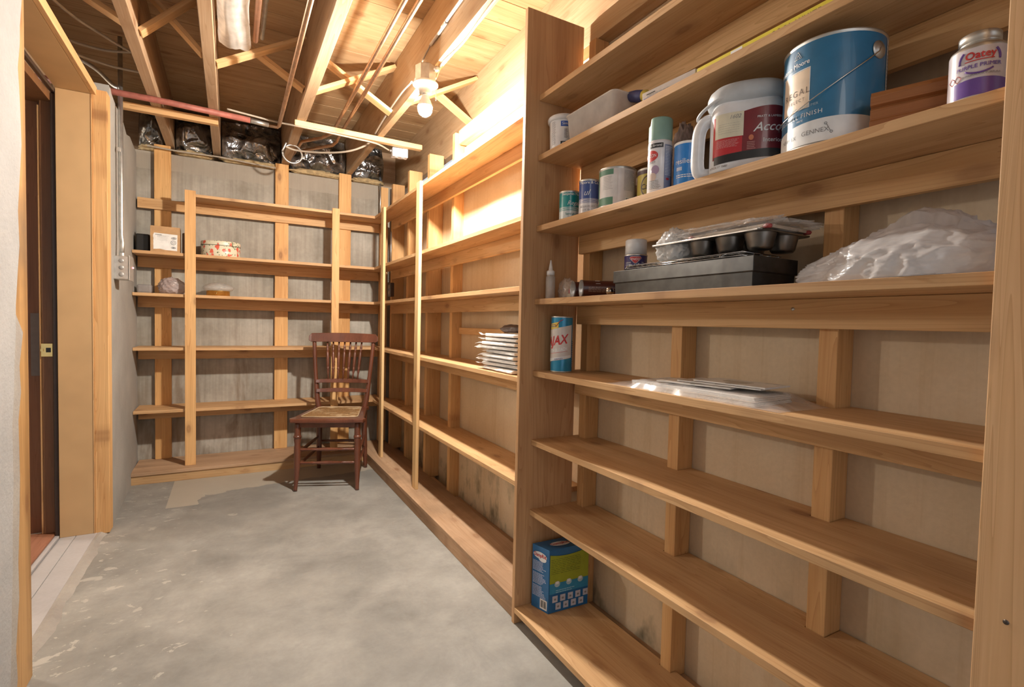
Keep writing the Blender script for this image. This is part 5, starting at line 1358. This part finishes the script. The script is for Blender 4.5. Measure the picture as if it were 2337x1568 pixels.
# floral tin
def floral():
    m, nt, bs = nm('floral_tin'); v = objvec(nt, False)
    nz = node(nt, 'ShaderNodeTexNoise'); nz.inputs['Scale'].default_value = 60; nt.links.new(v, nz.inputs['Vector'])
    wv = node(nt, 'ShaderNodeVectorMath', operation='SCALE'); wv.inputs[3].default_value = .022; nt.links.new(nz.outputs['Color'], wv.inputs[0])
    ad = node(nt, 'ShaderNodeVectorMath', operation='ADD'); nt.links.new(v, ad.inputs[0]); nt.links.new(wv.outputs[0], ad.inputs[1])
    vo = node(nt, 'ShaderNodeTexVoronoi'); vo.inputs['Scale'].default_value = 27; nt.links.new(ad.outputs[0], vo.inputs['Vector'])
    v2 = node(nt, 'ShaderNodeTexVoronoi'); v2.inputs['Scale'].default_value = 62; nt.links.new(ad.outputs[0], v2.inputs['Vector'])
    base = mixc(nt, ramp(nt, v2.outputs['Distance'], [(.26, (1, 1, 1)), (.34, (0, 0, 0))]), (.70, .66, .50), (.12, .16, .07))
    s_ = node(nt, 'ShaderNodeSeparateColor'); nt.links.new(vo.outputs['Color'], s_.inputs[0])
    g_ = mth(nt, 'GREATER_THAN', s_.outputs[0], .42)
    c = mixc(nt, mth(nt, 'MULTIPLY', g_, ramp(nt, vo.outputs['Distance'], [(.36, (1, 1, 1)), (.42, (0, 0, 0))])), base, (.68, .13, .08))
    nt.links.new(c, bs.inputs['Base Color']); bs.inputs['Roughness'].default_value = .35
    return m
ft = root('round_tin', (-.062, 4.245, zb), 0, 'round floral cookie tin with red flowers', 'tin')
R_T = .118
MB().lathe([(0, 0), (R_T-.002, 0), (R_T-.001, .002), (R_T-.001, .082), (0, .082)], 60).build('tin_body', floral(), ft)
MB().lathe([(R_T+.001, .068), (R_T+.0015, .080), (R_T+.001, .090), (R_T-.003, .094), (R_T-.012, .093), (0, .096)], 60).build('tin_lid', MATS['floral_tin'], ft)
MB().lathe([(R_T+.0016, .067), (R_T+.002, .068), (R_T+.0016, .069)], 60).build('lid_seam', M_BLACK, ft)
ft.scale = (1.05, .85, 1.17)
# ceiling-lamp glass shade with brass ring
gs = root('glass_lamp_shade', (-.078, 4.235, zc), 0, 'frosted glass dome shade with a brass ring', 'lamp shade')
MB().lathe([(.070, 0), (.074, .001), (.074, .034), (.076, .036), (.073, .038), (.068, .036), (.068, .002)], 48).build('brass_ring', M_BRASS, gs)
MB().lathe([(.068, .036), (.090, .044), (.098, .054), (.096, .064), (.080, .078), (.055, .090), (.028, .097), (.0, .099)], 48).build('glass_dome', plastic_film('frosted_glass', (.85, .85, .84), .45, .12, .4), gs)
MB().lathe([(0, .006), (.005, .004), (.006, 0)], 14, lambda p: Vector((-.01+p.x, -.075-p.z, .018+p.y))).build('thumb_screw', M_BRASS, gs)
o = crumple('wrapped_bundle', (.078, .060, .062), 17, plastic_film('bubble_wrap', (.66, .56, .55), .70, .12, .25), .10, 8, True, None, 5, loc=(-.352, 4.215, zc+.0005), ridg=1.3)
tag(o, 'lumpy bundle in crinkled clear plastic at the left of the third shelf', 'bundle')
o = face_root('dark_cylinder', -.238, 4.235, zc, 'small dark cylinder between the bundle and the glass shade', 'cylinder')
MB().lathe([(0, 0), (.022, 0), (.022, .030), (.020, .033), (0, .033)], 24).build('cylinder_body', simple('dark_metal', (.07, .06, .045), .4), o)
lumber('grey_packet', (-.553, 4.22, zc+.0005), (-.470, 4.32, zc+.060), simple('grey_packet_mat', (.28, .26, .25), .6), 'dark grey packet in the left corner of the third shelf', 'packet', bevel=.012)
o = root('brown_disc', (-.285, 4.20, 1.968), 0, 'small dark brown disc lying on the top shelf left post', 'disc')
MB().lathe([(0, -.004), (.016, -.004), (.020, 0), (.016, .004), (0, .004)], 24).build('disc_body', simple('dark_brown', (.09, .03, .02), .4), o)
o.location = (-.292, 4.150, ZF['a']+.0042)
o.location = (-.254, 4.16, ZF['a']+.0042)

# ------------------------------------------------------------------ printed details belong to the label or body they sit on
KEYS = ('lettering', 'print', 'band', 'panel', 'barcode', 'stripe', 'label', 'badge', 'dot', 'oval', 'tag', 'mark', 'emblem', 'sticker', 'writing', 'code', 'cloud', 'icon', 'picture', 'diamond', 'ring', 'tick', 'rule', 'edge', 'field', 'spot', 'knockout', 'receptacle', 'part', 'border', 'seam')
HOSTS = ('label_wrap', 'jug_body', 'can_body', 'carton', 'carton_body', 'rule_body', 'box_body', 'pail_body', 'canister_body', 'tin_body', 'cane_seat', 'box_body', 'outlet_box_body')
for r_ in [o for o in COL.objects if o.parent is None and o.type == 'EMPTY']:
    kids = [o for o in COL.objects if o.parent == r_]
    base = lambda o: o.name.split('.')[0]
    host = next((k for h in HOSTS for k in kids if base(k) == h), None)
    if not host: continue
    for k in kids:
        if k is host or base(k) in HOSTS or base(k) in ('open_rim', 'handle_boss', 'brass_ring', 'seat_frame'): continue
        if any(w in base(k) for w in KEYS) and k.location.length < 1e-6: k.parent = host
